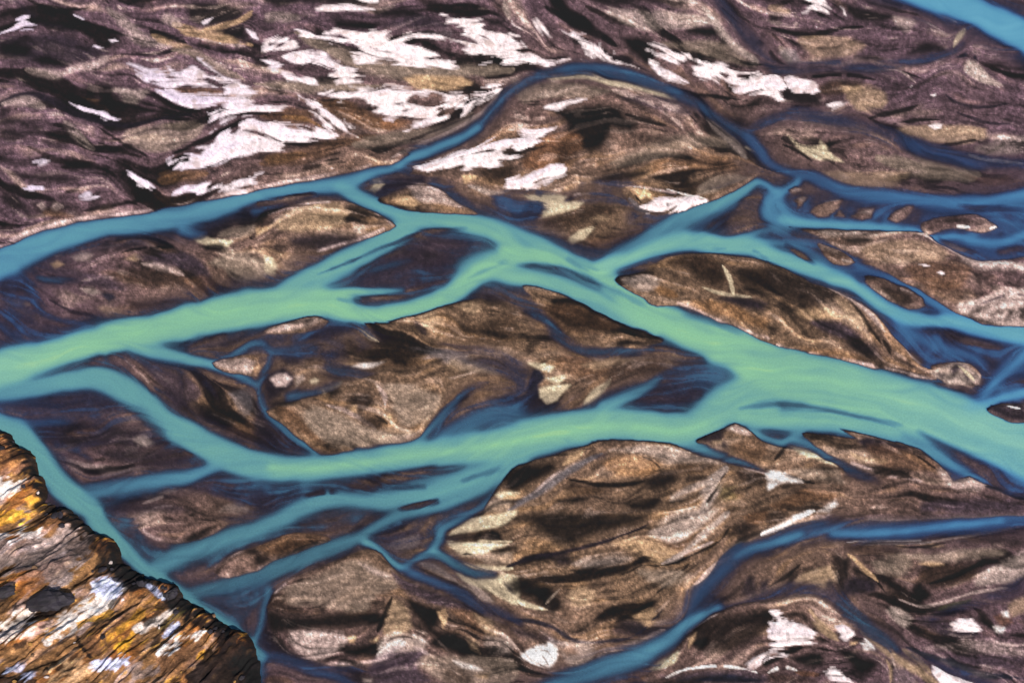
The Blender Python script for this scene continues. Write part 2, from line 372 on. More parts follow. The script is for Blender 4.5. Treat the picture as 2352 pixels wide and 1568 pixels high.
# shallows: broad films of water (depth, blueness, soft, tile, outline)
FILMS = [
 (.24, .2, 16, 'F', "300,1235 420,1265 540,1248 640,1200 740,1165 900,1165 800,1205 660,1232 560,1265 420,1312 340,1302"),
 (.2, .3, 20, 'F', "880,1170 1000,1110 1120,1090 1080,1140 960,1190 860,1215"),
 (.2, .3, 18, 'F', "500,1080 640,1105 820,1095 960,1080 880,1120 700,1135 560,1120"),
 (.16, .8, 26, 'F', "0,640 60,650 90,690 90,740 160,765 230,750 120,790 0,800"),
 (.2, .8, 14, 'F', "10,640 50,640 75,660 85,690 75,700 60,665 30,652"),
 (.12, .7, 20, 'F', "20,870 120,868 220,880 280,900 300,960 230,975 120,985 60,985 0,940"),
 (.24, .25, 18, 'F', "280,1195 330,1235 420,1262 520,1240 420,1300 350,1300"),
 (.2, .25, 18, 'F', "390,1330 480,1350 590,1340 605,1380 560,1450 480,1400"),
 (.14, .4, 22, 'F', "860,640 960,600 1050,560 1100,570 1060,620 1000,655 900,655"),
 (.1, .5, 22, 'F', "1000,1130 1100,1120 1060,1190 1000,1240 900,1270 850,1240 940,1190"),
 (.22, .95, 20, 'F', "2050,770 2130,740 2260,770 2352,790 2352,900 2280,920 2250,860 2200,830 2130,850 2090,810"),
 (.22, .95, 20, 'F', "2130,1010 2220,1040 2352,1090 2352,1150 2270,1115 2210,1090"),
 (.22, .9, 18, 'F', "2120,480 2200,450 2352,470 2352,600 2280,600 2160,570 2110,530"),
 (.22, .8, 14, 'F', "1770,450 1840,440 1960,450 2060,470 2110,500 2060,515 1900,505 1800,500"),
 (.2, .7, 14, 'F', "1770,530 1850,560 1960,610 2080,680 2150,740 2080,720 1960,640 1850,590"),
 (.1, .5, 20, 'F', "1170,440 1300,430 1440,430 1490,470 1560,490 1500,530 1450,520 1420,470 1250,450"),
 (.16, .7, 14, 'F', "1130,460 1180,455 1240,470 1230,505 1180,510 1140,490"),
 (.13, .6, 22, 'F', "480,1080 580,1110 700,1130 800,1120 760,1170 640,1200 540,1180 480,1130"),
 (.17, .6, 16, 'F', "640,790 720,780 800,770 850,790 790,830 700,830 640,820"),
 (.2, .6, 16, 'F', "590,770 640,766 700,750 760,752 800,760 730,775 640,785"),
]
# raised land that the water cuts sharply: (height, tile, outline)
BANKS = [
 (.9, 'F', "-300,640 0,569 60,542 110,525 175,509 250,501 350,486 450,466 588,437 690,417 790,399 850,384 905,370 930,340 600,330 0,330 -300,330"),
 (.9, 'F', "598,488 650,476 720,467 788,461 812,466 870,492 906,519 870,538 800,560 735,580 690,578 640,560 600,540 585,510"),
 (.8, 'F', "863,460 900,474 950,485 1050,491 1098,491 1060,472 1013,437 970,425 910,440"),
 (1.0, 'F', "1411,642 1476,622 1513,602 1576,583 1651,582 1764,601 1814,622 1864,648 1914,666 1976,701 2014,728 2044,768 2077,800 2114,840 2154,857 2150,872 2064,857 1964,834 1864,812 1764,787 1701,755 1638,732 1576,704 1508,702 1476,684"),
 (2.2, 'F', "1812,520 1864,525 1964,529 2064,532 2119,538 2154,558 2189,578 2240,600 2300,600 2400,590 2700,600 2700,760 2352,752 2277,749 2239,737 2189,714 2139,680 2064,639 1989,597 1926,566 1876,541"),
 (.8, 'F', "608,760 650,742 688,731 723,726 752,736 740,750 700,762 650,766"),
 (.9, 'F', "838,742 888,739 938,728 988,711 1025,698 1075,688 1120,690 1180,740 1220,790 1150,790 1060,790 960,780 880,770"),
 (.9, 'F', "1200,656 1251,665 1326,688 1376,715 1426,739 1476,759 1526,781 1490,795 1400,795 1330,785 1290,750 1240,700"),
 (.9, 'F', "615,944 663,984 722,1032 760,1042 850,1022 950,1010 980,975 1010,930 1020,860 900,850 760,900 680,920"),
 (1.1, 'F', "1176,1078 1251,1052 1326,1029 1376,1013 1451,1011 1538,1018 1576,1036 1638,1058 1701,1074 1764,1091 1840,1110 1900,1180 1820,1200 1720,1240 1660,1270 1600,1340 1400,1380 1200,1300 1100,1260 1110,1180"),
 (.8, 'F', "1596,1012 1651,987 1688,973 1713,981 1738,1003 1764,1019 1810,1030 1880,1050 1940,1085 1850,1105 1764,1078 1700,1050 1640,1024"),
 (.9, 'F', "1844,996 1876,1024 1914,1044 1951,1061 2014,1091 2076,1107 2164,1111 2186,1106 2174,1084 2139,1049 2101,1026 2039,1011 1989,999 1930,985 1975,1010 1900,1000"),
 (.7, 'F', "2186,1108 2226,1096 2261,1112 2289,1122 2326,1142 2500,1150 2500,1180 2300,1185 2150,1190 2000,1190 1950,1140 2050,1120"),
 (.5, 'F', "1812,436 1826,429 1840,436 1826,443"), (.5, 'F', "1824,460 1842,448 1856,452 1842,472 1834,474"),
 (.5, 'F', "1864,486 1880,470 1910,462 1936,456 1924,478 1904,494 1880,496"), (.5, 'F', "1918,494 1928,484 1938,494"),
 (.5, 'F', "1956,496 1976,482 2008,478 2000,498 1980,504"), (.5, 'F', "2040,502 2062,482 2096,476 2080,500 2060,508"),
 (.6, 'F', "2112,514 2160,498 2190,494 2232,490 2266,505 2290,520 2255,532 2220,528 2190,524 2150,534 2130,536"),
 (.5, 'F', "1819,574 1840,580 1864,598 1850,598 1832,588"), (.7, 'F', "1882,562 1912,572 1940,583 1962,602 1946,608 1916,606 1894,586"),
 (.7, 'F', "1982,634 2014,632 2064,652 2101,670 2124,700 2086,708 2048,690 2010,664"),
 (.5, 'F', "2266,938 2300,928 2352,932 2440,940 2440,975 2352,972 2310,964"),
 (.5, 'F', "2140,842 2190,834 2230,838 2252,862 2250,880 2232,890 2210,884 2174,880 2150,866"),
 (.7, 'F', "488,834 530,822 560,818 592,824 590,862 550,858 512,851"),
 (.8, 'F', "320,1211 350,1236 400,1249 462,1238 500,1219 525,1202 500,1190 440,1195 370,1200"),
 (.8, 'F', "488,1311 520,1284 550,1266 588,1256 660,1228 700,1225 760,1240 700,1262 625,1291 588,1310 530,1325"),
 (1.0, 'F', "625,1368 663,1337 713,1311 788,1281 825,1264 863,1264 888,1287 913,1318 960,1345 1060,1390 1120,1420 1160,1450 1050,1490 950,1495 838,1524 738,1524 670,1494 640,1470 622,1440 614,1400"),
 (.9, 'F', "1660,1400 1720,1384 1764,1384 1850,1372 1900,1390 1950,1440 1990,1500 2040,1560 1700,1600 1480,1568 1520,1530 1570,1470 1610,1430"),
 (.8, 'F', "940,400 960,384 1010,372 1080,345 1150,310 1270,330 1330,420 1300,438 1200,430 1100,432 1040,412"),
 (.7, 'F', "1430,435 1560,430 1650,435 1740,400 1700,430 1650,455 1600,470 1560,486 1480,482"),
]
# ------------------------------------------------------------------ chart of the ground colours
COL = dict(black='#140d0d', dark='#2b1e1a', dbrown='#3d2a1e', dviolet='#2a2130', violet='#4a3b48', navy='#1f2338', brown='#6a4a33', tan='#a08468', cream='#bba98c',
           orange='#8c6440', rust='#7a5238', pale='#9f8c82', pink='#b09890', grey='#6f6668', gtan='#8b7869', sand='#b5926f', gold='#cf9430', bluewhite='#c4caea', chalk='#e6d9d2', olive='#4a4a20')
# 'P' outlines and 'S' strokes: (type, colour, opacity, fray, tile, points)
PATCH = [
 # far left
 ('P','dviolet',.75,7,'00',"0,380 250,330 600,320 800,400 1000,480 800,560 500,610 250,580 0,520"), ('P','black',.8,6,'00',"0,400 150,390 300,450 250,520 0,500"),
 ('P','black',.8,5,'00',"300,550 420,520 560,560 620,610 400,600"), ('P','dviolet',.8,5,'00',"130,0 350,220 520,250 700,300 640,230 450,210 330,150 220,60"),
 ('S','black',.8,3,'00',"250,0,15 400,60,25 550,100,22 830,75,12"), ('S','dviolet',.9,3,'00',"-300,1100,30 0,960,30 150,885,34 300,870,36 450,920,40 650,1020,38 850,1100,30 1050,1150,26 1250,1150,22 1450,1100,22 1750,1050,28"),
 ('S','black',.85,4,'00',"1390,300,30 1550,350,40 1720,400,18"), ('P','black',.85,5,'00',"1730,50 1950,30 2250,110 2200,180 2000,230 1850,230 1750,190"),
 ('P','black',.85,4,'00',"1980,290 2240,240 2270,340 2150,360"), ('P','black',.85,6,'00',"760,820 900,770 1050,800 1050,900 1150,980 1000,980 900,910 780,890"),
 ('S','black',.75,4,'00',"1100,500,18 1400,500,26 1650,470,20 1800,540,18 1930,640,14"), ('S','black',.85,5,'00',"1600,1420,26 1850,1300,26 2050,1200,22 2300,1090,24"),
 ('S','black',.8,4,'00',"900,1170,12 1100,1300,22 1350,1440,18"), ('S','black',.8,3,'00',"700,1200,10 780,1270,16 850,1330,10"), ('S','dark',.8,3,'00',"850,1290,10 1100,1390,20 1300,1450,14"),
 ('P','black',.7,7,'00',"0,1200 140,1190 250,1260 120,1300 0,1270"), ('P','black',.7,7,'00',"0,1090 200,1090 400,1180 330,1200 150,1150 0,1150"), ('P','black',.7,6,'00',"0,1000 100,990 60,1060 0,1070"),
 ('S','dark',.7,6,'00',"250,1350,25 550,1480,30 900,1510,25"), ('S','black',.7,5,'00',"560,1545,25 800,1520,30 1000,1545,20"), ('P','black',.6,6,'00',"400,1300 560,1320 560,1370 450,1350"),
 ('S','pink',.55,6,'00',"600,640,40 850,600,45 1000,520,35"), ('S','pink',.55,6,'00',"250,640,35 500,680,45 700,660,30"), ('S','pale',.5,6,'00',"1000,90,60 1150,220,70 1300,360,60 1550,430,40"),
 ('S','sand',.75,5,'00',"1600,220,45 1750,300,50 1950,340,60 2150,390,40 2300,420,20"), ('S','sand',.8,3,'00',"1850,280,30 2050,240,26 2200,200,22 2320,100,30"), ('S','sand',.6,5,'00',"1400,330,25 1550,400,35 1750,440,25"),
 ('S','gtan',.6,6,'00',"1600,470,50 1800,500,50 2000,620,45 2250,740,40"), ('P','gtan',.6,7,'00',"1150,1200 1500,1150 1800,1100 1850,1220 1600,1380 1350,1400 1150,1300"), ('P','orange',.45,6,'00',"700,900 900,920 1000,1010 900,980"),
 ('S','pink',.6,5,'00',"1500,150,50 1650,220,45"), ('P','brown',.7,5,'00',"1550,820 1800,800 2050,840 2000,880 1700,860"), ('P','pale',.6,7,'00',"1050,800 1200,820 1380,830 1250,960 1150,940"),
 ('S','pink',.55,5,'00',"30,960,40 250,930,50 420,1000,45"), ('S','pale',.5,6,'00',"600,1120,45 750,1280,40 850,1380,30"),
 ('S','black',.85,7,'01',"-60,120,50 150,190,55 350,240,40 520,290,25"), ('P','black',.8,8,'01',"0,230 180,250 280,430 200,380 60,330"), ('P','black',.75,8,'01',"100,40 400,40 720,80 560,110 300,100"),
 ('S','black',.8,6,'01',"740,390,20 1000,340,32 1300,280,20"), ('S','dbrown',.85,8,'01',"1420,230,40 1600,290,45 1830,250,35"), ('S','dark',.7,6,'01',"580,215,16 760,165,30"), ('P','dark',.6,8,'01',"280,300 600,300 750,400 560,440 350,420"),
 ('S','orange',.6,9,'01',"1480,90,60 1650,60,60 1900,40,50"), ('S','brown',.5,8,'01',"400,400,50 700,430,40"), ('S','pink',.5,6,'01',"350,330,50 560,330,50"), ('P','dark',.7,6,'01',"0,480 150,500 120,560 0,560"),
 # far middle
 ('P','black',.85,5,'10',"80,-40 900,-40 1130,20 900,60 620,40 330,30 200,70"), ('P','black',.9,4,'10',"710,180 900,205 1130,215 1050,270 850,270 730,260"), ('P','black',.85,6,'10',"1060,110 1350,70 1500,110 1520,150 1300,170 1100,150"),
 ('P','dark',.85,5,'10',"1460,-20 1750,40 1960,150 1850,150 1600,80"), ('P','black',.85,5,'10',"2080,170 2280,190 2270,250 2150,230"), ('P','dviolet',.7,7,'10',"1350,170 1600,160 1760,240 1500,260 1200,240"),
 ('S','gtan',.85,6,'10',"380,300,60 600,430,70 900,560,70 1200,640,80 1700,660,65 2352,640,45"), ('P','sand',.9,6,'10',"1350,720 1500,690 1900,710 1990,760 1880,820 1550,830 1420,780"), ('S','gtan',.8,6,'10',"0,780,40 400,800,70 800,800,45 1200,790,30"),
 ('P','brown',.75,7,'10',"20,1060 300,1000 520,1030 450,1130 200,1120"), ('S','orange',.8,5,'10',"250,1080,20 450,1100,26 620,1180,20"), ('P','brown',.85,8,'10',"550,940 750,900 950,960 1100,1060 1300,1110 1250,1190 1050,1180 800,1100"),
 ('P','rust',.7,7,'10',"1150,1130 1280,1080 1420,1120 1280,1190"), ('S','brown',.7,9,'10',"60,1510,60 400,1440,70 800,1320,45 1100,1240,30"), ('S','orange',.5,9,'10',"100,1480,40 450,1420,40"), ('S','black',.75,5,'10',"620,1490,14 790,1460,16"), ('S','dark',.75,6,'10',"430,1560,30 600,1520,30"),
 ('S','gtan',.7,6,'10',"900,1330,60 1300,1260,60 1700,1200,40 1980,1060,35"), ('S','dark',.6,5,'10',"1430,1280,10 1700,1180,14 2000,1050,10"), ('S','pink',.7,4,'10',"1200,1480,14 1500,1330,16 1800,1200,16 2080,1030,18 2230,860,18"),
 ('P','black',.85,4,'10',"550,740 600,700 700,770 620,770"), ('P','black',.8,5,'10',"-40,520 100,560 100,620 0,600"), ('P','dark',.8,5,'10',"100,810 230,800 230,850 130,840"), ('P','dark',.85,4,'10',"350,620 440,615 430,660 380,650"), ('P','dark',.85,4,'10',"470,630 550,650 540,670"), ('P','black',.8,4,'10',"540,240 680,310 680,340 540,330"),
 ('P','dark',.85,3,'10',"650,430 720,415 790,440"), ('P','dark',.85,3,'10',"830,500 900,525 870,530"), ('P','dark',.85,3,'10',"860,610 920,640 880,640"), ('S','pale',.5,6,'10',"100,150,50 400,170,50"),
 ('P','dark',.6,6,'10',"2180,40 2300,30 2320,180 2220,140"), ('S','pale',.6,5,'10',"2280,20,30 2330,200,30"), ('P','grey',.5,6,'10',"1500,290 1800,290 1800,340 1550,340"),
 ('S','black',.85,7,'20',"300,70,30 560,220,45 800,330,50 950,420,36"), ('S','dark',.85,6,'20',"680,60,26 950,180,40 1170,250,20"), ('P','black',.95,5,'20',"1000,350 1200,350 1300,440 1330,520 1230,585 1150,520 1050,430"), ('P','black',.95,4,'20',"1590,290 1700,252 1910,270 1880,330 1750,330"),
 ('P','dark',.9,4,'20',"990,510 1080,510 1110,570 1050,590"), ('P','black',.8,6,'20',"790,-30 1500,-30 1570,70 1450,60 1200,20 900,60"), ('S','dark',.9,3,'20',"1650,545,12 1740,580,14"), ('P','dark',.9,4,'20',"2090,690 2200,670 2270,710 2200,740 2170,770"), ('P','dark',.9,4,'20',"1960,770 2030,800 2080,850 1990,850"), ('P','dark',.85,3,'20',"1440,420 1530,450 1520,470 1450,460"),
 ('P','black',.95,8,'20',"380,1030 600,1000 830,970 1010,1010 1050,1100 1150,1150 1100,1210 920,1170 880,1260 780,1390 650,1370 520,1250 500,1130"), ('S','black',.8,6,'20',"1050,1050,30 1230,1110,34 1420,1160,18"), ('P','rust',.8,9,'20',"130,1430 300,1270 500,1230 620,1320 520,1460 350,1560 100,1540"), ('P','dbrown',.7,8,'20',"450,1300 620,1320 560,1480 430,1540"),
 ('S','black',.9,3,'20',"1380,735,12 1600,850,22 1900,890,22 2160,930,16"), ('S','dark',.8,3,'20',"650,810,6 1000,850,12 1300,890,12 1550,1000,14 1700,1130,14"),
 ('P','cream',.95,4,'20',"330,710 500,680 700,665 900,725 1100,755 1350,820 1510,910 1350,880 1100,805 900,785 700,720 450,725"), ('P','gtan',.6,6,'20',"0,740 200,770 500,760 900,830 700,900 300,900 100,960"),
 ('S','pale',.75,5,'20',"1750,60,40 1900,250,45 2050,420,40 2250,560,30"), ('P','gtan',.7,7,'20',"1350,400 1900,380 2100,500 2250,620 2000,590 1700,500"), ('P','pale',.55,7,'20',"900,80 1500,120 1900,200 1600,260 1200,280 1000,200"),
 ('S','gtan',.6,7,'20',"900,1500,60 1300,1380,80 1700,1300,80 2000,1300,50"), ('S','pale',.6,5,'20',"1800,1100,30 2000,1280,40 2150,1450,40"), ('P','brown',.6,9,'20',"1300,1480 1900,1440 2050,1568 1300,1568"), ('P','dark',.6,7,'20',"1100,1230 1500,1280 1450,1330 1150,1280"),
 ('P','violet',.6,6,'20',"1000,900 1400,900 1650,1050 1300,1000"), ('S','cream',.8,2,'20',"2120,1330,8 2240,1390,10"), ('S','cream',.8,2,'20',"2250,1210,8 2352,1180,8"),
 # far right
 ('P','black',.9,5,'30',"720,50 900,90 1170,155 960,205 800,180 730,120"), ('P','black',.8,6,'30',"880,0 1250,80 1180,100 950,50"), ('P','black',.8,6,'30',"0,130 130,160 100,200 0,200"), ('S','black',.85,6,'30',"30,250,18 200,300,26 400,330,34 650,270,22 880,255,10"),
 ('P','black',.85,6,'30',"1280,500 1450,380 1600,430 1650,470 1400,495"), ('P','black',.85,4,'30',"800,520 1000,520 1060,550 900,550"), ('S','black',.8,4,'30',"1200,650,14 1400,725,12"), ('S','navy',.9,3,'30',"1730,530,18 1850,500,24 1930,560,10"), ('S','black',.85,5,'30',"420,705,14 700,690,22 1000,740,26"),
 ('P','dbrown',.85,8,'30',"560,750 850,760 860,840 650,880 480,860"), ('P','black',.85,6,'30',"150,800 450,870 490,950 300,960 100,880"), ('S','black',.85,4,'30',"930,1085,24 1150,1040,24 1380,975,14"), ('S','black',.85,4,'30',"1130,1145,10 1350,1110,18 1570,1110,8"), ('S','dviolet',.8,4,'30',"1600,840,14 1750,950,20 2000,985,14 2200,950,10"),
 ('P','black',.95,3,'30',"490,1370 560,1290 650,1300 540,1385"), ('P','black',.85,4,'30',"300,1285 400,1320 490,1300 450,1270"), ('S','black',.8,3,'30',"140,1330,10 300,1400,16 400,1480,10"), ('S','black',.8,5,'30',"2050,640,14 2200,680,22 2380,700,20"), ('S','dviolet',.7,4,'30',"1730,1030,10 2000,1130,16 2230,1140,12"),
 ('P','cream',.9,3,'30',"180,1250 300,1330 460,1330 480,1290 530,1330 600,1430 690,1490 560,1475 420,1460 250,1350"), ('P','pale',.8,5,'30',"1840,550 1950,600 2050,720 2160,790 1950,760 1800,640"), ('P','tan',.7,8,'30',"700,820 950,800 1100,880 1050,1000 850,1020 700,900"),
 ('P','tan',.65,7,'30',"1150,1200 1500,1150 2000,1180 2000,1290 1600,1320"), ('P','tan',.55,8,'30',"280,350 700,340 900,420 700,520 400,500"), ('S','gtan',.8,8,'30',"1000,1450,70 1500,1560,80 1900,1620,60"), ('S','gtan',.7,5,'30',"100,420,40 220,560,45"), ('S','tan',.6,6,'30',"0,80,40 200,120,50"),
 ('P','dark',.6,6,'30',"180,0 380,10 300,60 200,60"), ('P','dark',.7,5,'30',"570,0 720,30 700,110 620,80"), ('S','dark',.8,3,'30',"20,300,18 110,380,18 170,460,8"), ('S','dark',.8,3,'30',"0,440,24 60,540,26 150,590,14"), ('S','chalk',.8,2,'30',"1480,60,14 1600,120,22 1740,200,20"), ('S','cream',.7,4,'30',"1830,250,22 1750,340,34 1700,440,20"),
 ('S','chalk',.7,3,'30',"1850,1420,8 2000,1460,10 2352,1500,8"), ('S','dark',.8,3,'30',"1600,1330,14 1780,1310,16 1900,1290,10"), ('S','dark',.7,3,'30',"1950,1440,12 2170,1330,12"), ('P','pale',.5,7,'30',"1900,1350 2250,1250 2352,1250 2352,1400 2000,1420"),
 ('S','pink',.5,4,'30',"900,645,5 1180,645,6 1350,760,5"), ('P','pale',.5,6,'30',"1150,150 1350,200 1300,300 1180,260"),('P','grey',.6,6,'30',"100,480 250,470 280,560 200,600"),
 # left
 ('P','sand',.8,3,'01',"460,850 530,820 590,860 500,910"), ('P','cream',.95,3,'01',"1770,620 1850,580 1950,620 2140,650 2100,700 1900,690"), ('P','pink',.7,6,'01',"660,790 750,745 860,770 820,830 700,830"), ('P','pale',.7,7,'01',"740,1080 850,1060 930,1130 850,1150"), ('P','black',.95,4,'01',"1840,690 2050,680 2080,740 1900,740"),
 ('P','navy',.85,5,'01',"930,1130 1050,1130 1060,1180 1000,1210"), ('S','black',.9,3,'01',"1240,600,10 1450,630,16 1610,715,12"), ('S','black',.85,4,'01',"1100,765,10 1300,710,18 1600,705,14"), ('P','tan',.7,4,'01',"1150,815 1250,770 1320,800 1250,830"), ('P','gtan',.8,8,'01',"1920,850 2050,900 2150,1000 2352,1020 2500,900 2352,780 2100,760"),
 ('P','dbrown',.7,8,'01',"1170,1190 1520,1210 1500,1260 1200,1260"), ('P','dbrown',.7,9,'01',"1000,960 1300,900 1700,960 1700,1050 1300,1060"), ('S','pink',.6,6,'01',"1300,850,30 1500,880,40 1680,960,30"), ('P','violet',.8,8,'01',"1250,790 1700,760 1900,900 1950,1050 1700,920 1450,840"), ('P','brown',.5,8,'01',"1700,1010 1900,960 2000,1060 1850,1120"),
 ('P','violet',.75,8,'01',"400,880 700,920 1000,1000 1150,1100 900,1080 600,1020"), ('P','dviolet',.8,6,'01',"0,1010 150,1010 290,1080 300,1130 150,1110 0,1130"), ('P','violet',.7,8,'01',"60,1300 300,1300 480,1400 600,1500 300,1520 60,1450"), ('S','pink',.4,6,'01',"60,1200,30 270,1220,30"), ('S','dviolet',.8,5,'01',"450,1190,14 650,1290,20 850,1330,16 980,1380,10"), ('P','tan',.5,6,'01',"900,1250 1100,1280 1150,1360 1000,1340"),
 ('P','gtan',.7,6,'01',"2100,520 2352,500 2352,560 2200,620 2000,600"), ('S','black',.8,4,'01',"2150,620,14 2260,600,16 2340,650,10"),
 ('P','dviolet',.75,6,'11',"20,290 250,270 480,230 560,230 400,300 150,345 0,350"),
 ('P','dviolet',.95,5,'11',"1080,80 1550,50 1560,110 1250,210 1150,250 1060,220 1130,150"), ('P','cream',.95,3,'11',"1060,60 1110,60 1180,120 1120,180 1090,210 1040,180 1080,120"), ('P','sand',.8,5,'11',"1250,240 1400,235 1500,300 1450,350 1300,310"), ('P','black',.8,7,'11',"820,350 950,320 1060,400 1050,440 900,460 830,430"),
 ('P','dviolet',.8,7,'11',"320,640 600,590 900,600 1010,620 700,740 450,720 330,690"), ('P','tan',.7,8,'11',"300,380 600,310 800,330 800,480 500,560 300,560 180,520"), ('P','sand',.9,3,'11',"0,530 100,520 180,490 230,460 100,560 0,600"), ('P','cream',.75,4,'11',"80,800 150,800 190,870 180,960 90,930"), ('P','pink',.6,6,'11',"1400,150 1500,130 1700,200 1900,330 1650,300 1500,280"),
 ('P','dark',.8,5,'11',"0,460 80,450 130,480 60,520 0,520"), ('S','cream',.95,2,'11',"925,1440,22 1000,1480,28 1060,1530,26 1130,1570,14"), ('P','sand',.9,3,'11',"1900,60 2040,55 2010,90 1920,120"), ('P','dbrown',.8,6,'11',"2050,0 2352,-40 2352,100 2150,110"), ('S','pale',.7,5,'11',"1950,140,30 2150,210,30 2352,170,25"), ('P','brown',.6,6,'11',"1300,680 1550,650 1700,700 1500,750 1330,740"),
 ('P','violet',.9,8,'11',"950,900 1300,740 1700,560 1950,560 2000,660 1800,900 1650,1060 1500,1090 1200,1090 900,1060"), ('P','pink',.55,5,'11',"80,1470 300,1400 540,1345 620,1360 450,1450 250,1480"), ('P','black',.8,4,'11',"270,1400 450,1370 550,1350 500,1400 330,1420"), ('P','dviolet',.85,7,'11',"480,1450 800,1380 900,1420 850,1460 700,1540 450,1560"),
 ('P','tan',.6,6,'11',"1850,1240 1980,1200 2080,1280 2000,1330 1880,1280"), ('P','tan',.5,6,'11',"1500,1330 1620,1280 1700,1400 1600,1450"), ('S','dviolet',.6,6,'11',"1430,1350,20 1560,1500,40"), ('P','dbrown',.6,9,'11',"1750,1400 2100,1400 2352,1300 2352,1568 1900,1568"), ('P','dviolet',.7,4,'11',"2050,1130 2200,1120 2350,1180 2200,1210"),
 # centre
 ('P','cream',.95,3,'21',"120,230 350,215 500,240 480,280 660,290 600,350 500,380 280,430 280,340 200,290"), ('P','navy',.95,5,'21',"0,330 60,370 150,290 250,295 285,350 220,440 100,450 0,430"), ('P','cream',.9,3,'21',"500,640 620,550 740,510 760,530 650,640 560,680"), ('P','sand',.9,3,'21',"1150,180 1260,180 1300,270 1220,240 1170,270"), ('S','black',.85,3,'21',"1110,170,10 1130,230,14 1190,300,10"),
 ('P','black',.85,5,'21',"740,90 950,20 1250,10 1150,70 900,100"), ('P','dbrown',.85,7,'21',"1450,110 1700,90 2050,80 1950,150 1700,200 1500,170"), ('P','dbrown',.9,9,'21',"1430,850 1650,780 1800,800 1900,850 1990,1000 1900,1070 1750,1030 1600,900"), ('S','cream',.9,3,'21',"1930,880,10 1990,980,18 2020,1080,16 2030,1140,20"), ('S','cream',.7,5,'21',"1740,1080,8 1900,1130,18 2030,1155,14 2200,1170,10"),
 ('P','dviolet',.9,4,'21',"1890,1180 2100,1165 2352,1230 2300,1290 2100,1260"), ('S','orange',.8,7,'21',"1280,1070,30 1400,1120,45 1520,1160,26"), ('P','orange',.7,9,'21',"1650,1200 2000,1220 2200,1320 2352,1400 2352,1480 2000,1360 1750,1290"), ('P','pale',.55,6,'21',"1000,1000 1250,960 1350,1050 1250,1120 1100,1080"), ('P','dbrown',.8,9,'21',"300,450 550,390 800,300 950,380 700,440 450,560 300,520"),
 ('P','dbrown',.75,9,'21',"2050,960 2352,900 2352,1100 2150,1100"), ('P','brown',.6,9,'21',"700,620 1000,560 1300,480 1200,600 900,700 700,720"), ('S','chalk',.6,2,'21',"1420,170,6 1620,230,8 1780,260,6"), ('P','gtan',.7,6,'21',"1800,60 2100,40 2200,70 2000,130 1850,200 1700,220"), ('P','dark',.9,3,'21',"490,260 540,230 570,250 540,280"), ('S','pink',.7,3,'21',"540,225,8 660,205,10"),
 ('S','grey',.8,4,'21',"1080,260,20 1150,330,26 1250,390,24"), ('S','cream',.6,2,'21',"900,330,6 950,380,8"), ('P','tan',.5,5,'21',"720,440 850,400 900,450 780,480"), ('P','dviolet',.6,6,'21',"1700,560 1850,580 1950,610 1800,610"), ('P','brown',.55,8,'21',"200,1290 500,1220 800,1330 1000,1450 800,1500 450,1450"), ('P','dark',.5,8,'21',"300,1330 600,1400 800,1550 500,1568 350,1450"),
 ('P','dark',.85,9,'31',"0,900 300,960 500,1060 650,1130 600,1220 350,1250 200,1190 0,1100"), ('P','sand',.6,9,'31',"230,1300 480,1270 660,1380 500,1400 350,1370"), ('S','black',.8,6,'31',"700,1130,14 850,1330,26 950,1480,28 1040,1600,20"), ('P','violet',.8,7,'31',"380,1400 600,1380 850,1540 600,1540"), ('P','tan',.5,8,'31',"620,1180 720,1200 900,1450 800,1450 680,1300"), ('S','pink',.6,5,'31',"560,1080,20 750,1170,30 950,1330,40 1080,1500,35"),
 ('P','black',.85,5,'31',"680,640 850,622 960,660 850,690 720,690"), ('S','pink',.85,6,'31',"1400,590,14 1650,690,40 1900,840,60 2150,860,60 2400,930,60"), ('P','tan',.45,8,'31',"850,720 1200,650 1500,680 1650,800 1400,860 1000,850"), ('P','brown',.6,9,'31',"1250,900 1600,850 1850,920 1700,1100 1400,1050"), ('P','pale',.65,7,'31',"450,550 800,570 1000,600 700,620 550,620"), ('P','dark',.5,8,'31',"1700,800 1850,830 1850,900 1650,850"),
 ('P','dark',.75,6,'31',"1880,960 1960,950 1940,1050 1900,1020"), ('P','dark',.75,6,'31',"2000,950 2060,980 2000,1000"), ('P','dark',.75,6,'31',"2020,1060 2120,1080 2060,1120"), ('P','brown',.5,9,'31',"1350,1080 1750,1050 1800,1200 1700,1230 1500,1130"),
 ('P','pink',.85,5,'31',"1730,1265 2000,1170 2200,1105 2400,1110 2400,1440 2080,1420 1930,1370"), ('P','dark',.8,4,'31',"2040,1340 2100,1290 2180,1290 2120,1330"), ('P','dark',.8,4,'31',"2170,1390 2200,1300 2270,1260 2250,1340"), ('P','dark',.8,4,'31',"2300,1280 2400,1260 2400,1400 2300,1380"), ('P','dark',.7,4,'31',"1830,1330 1900,1270 2020,1250 1950,1330"), ('S','violet',.6,4,'31',"1950,1240,10 2200,1150,14 2400,1170,12"),
 ('P','pink',.7,3,'31',"200,180 250,155 300,175 250,200"), ('P','pink',.6,3,'31',"270,240 360,230 330,290 290,280"), ('S','pink',.6,3,'31',"500,290,10 680,260,14"), ('P','pink',.6,3,'31',"820,390 980,345 950,400 880,400"), ('S','chalk',.8,2,'31',"1700,505,12 1850,525,12"), ('S','chalk',.8,2,'31',"2060,500,10 2100,515,10 1990,555,8"), ('P','dark',.7,4,'31',"1600,480 1720,420 1900,480 1750,490"), ('P','dbrown',.8,5,'31',"480,690 620,720 720,790 600,800 510,750"), ('S','pale',.7,3,'31',"640,820,14 780,845,14"),
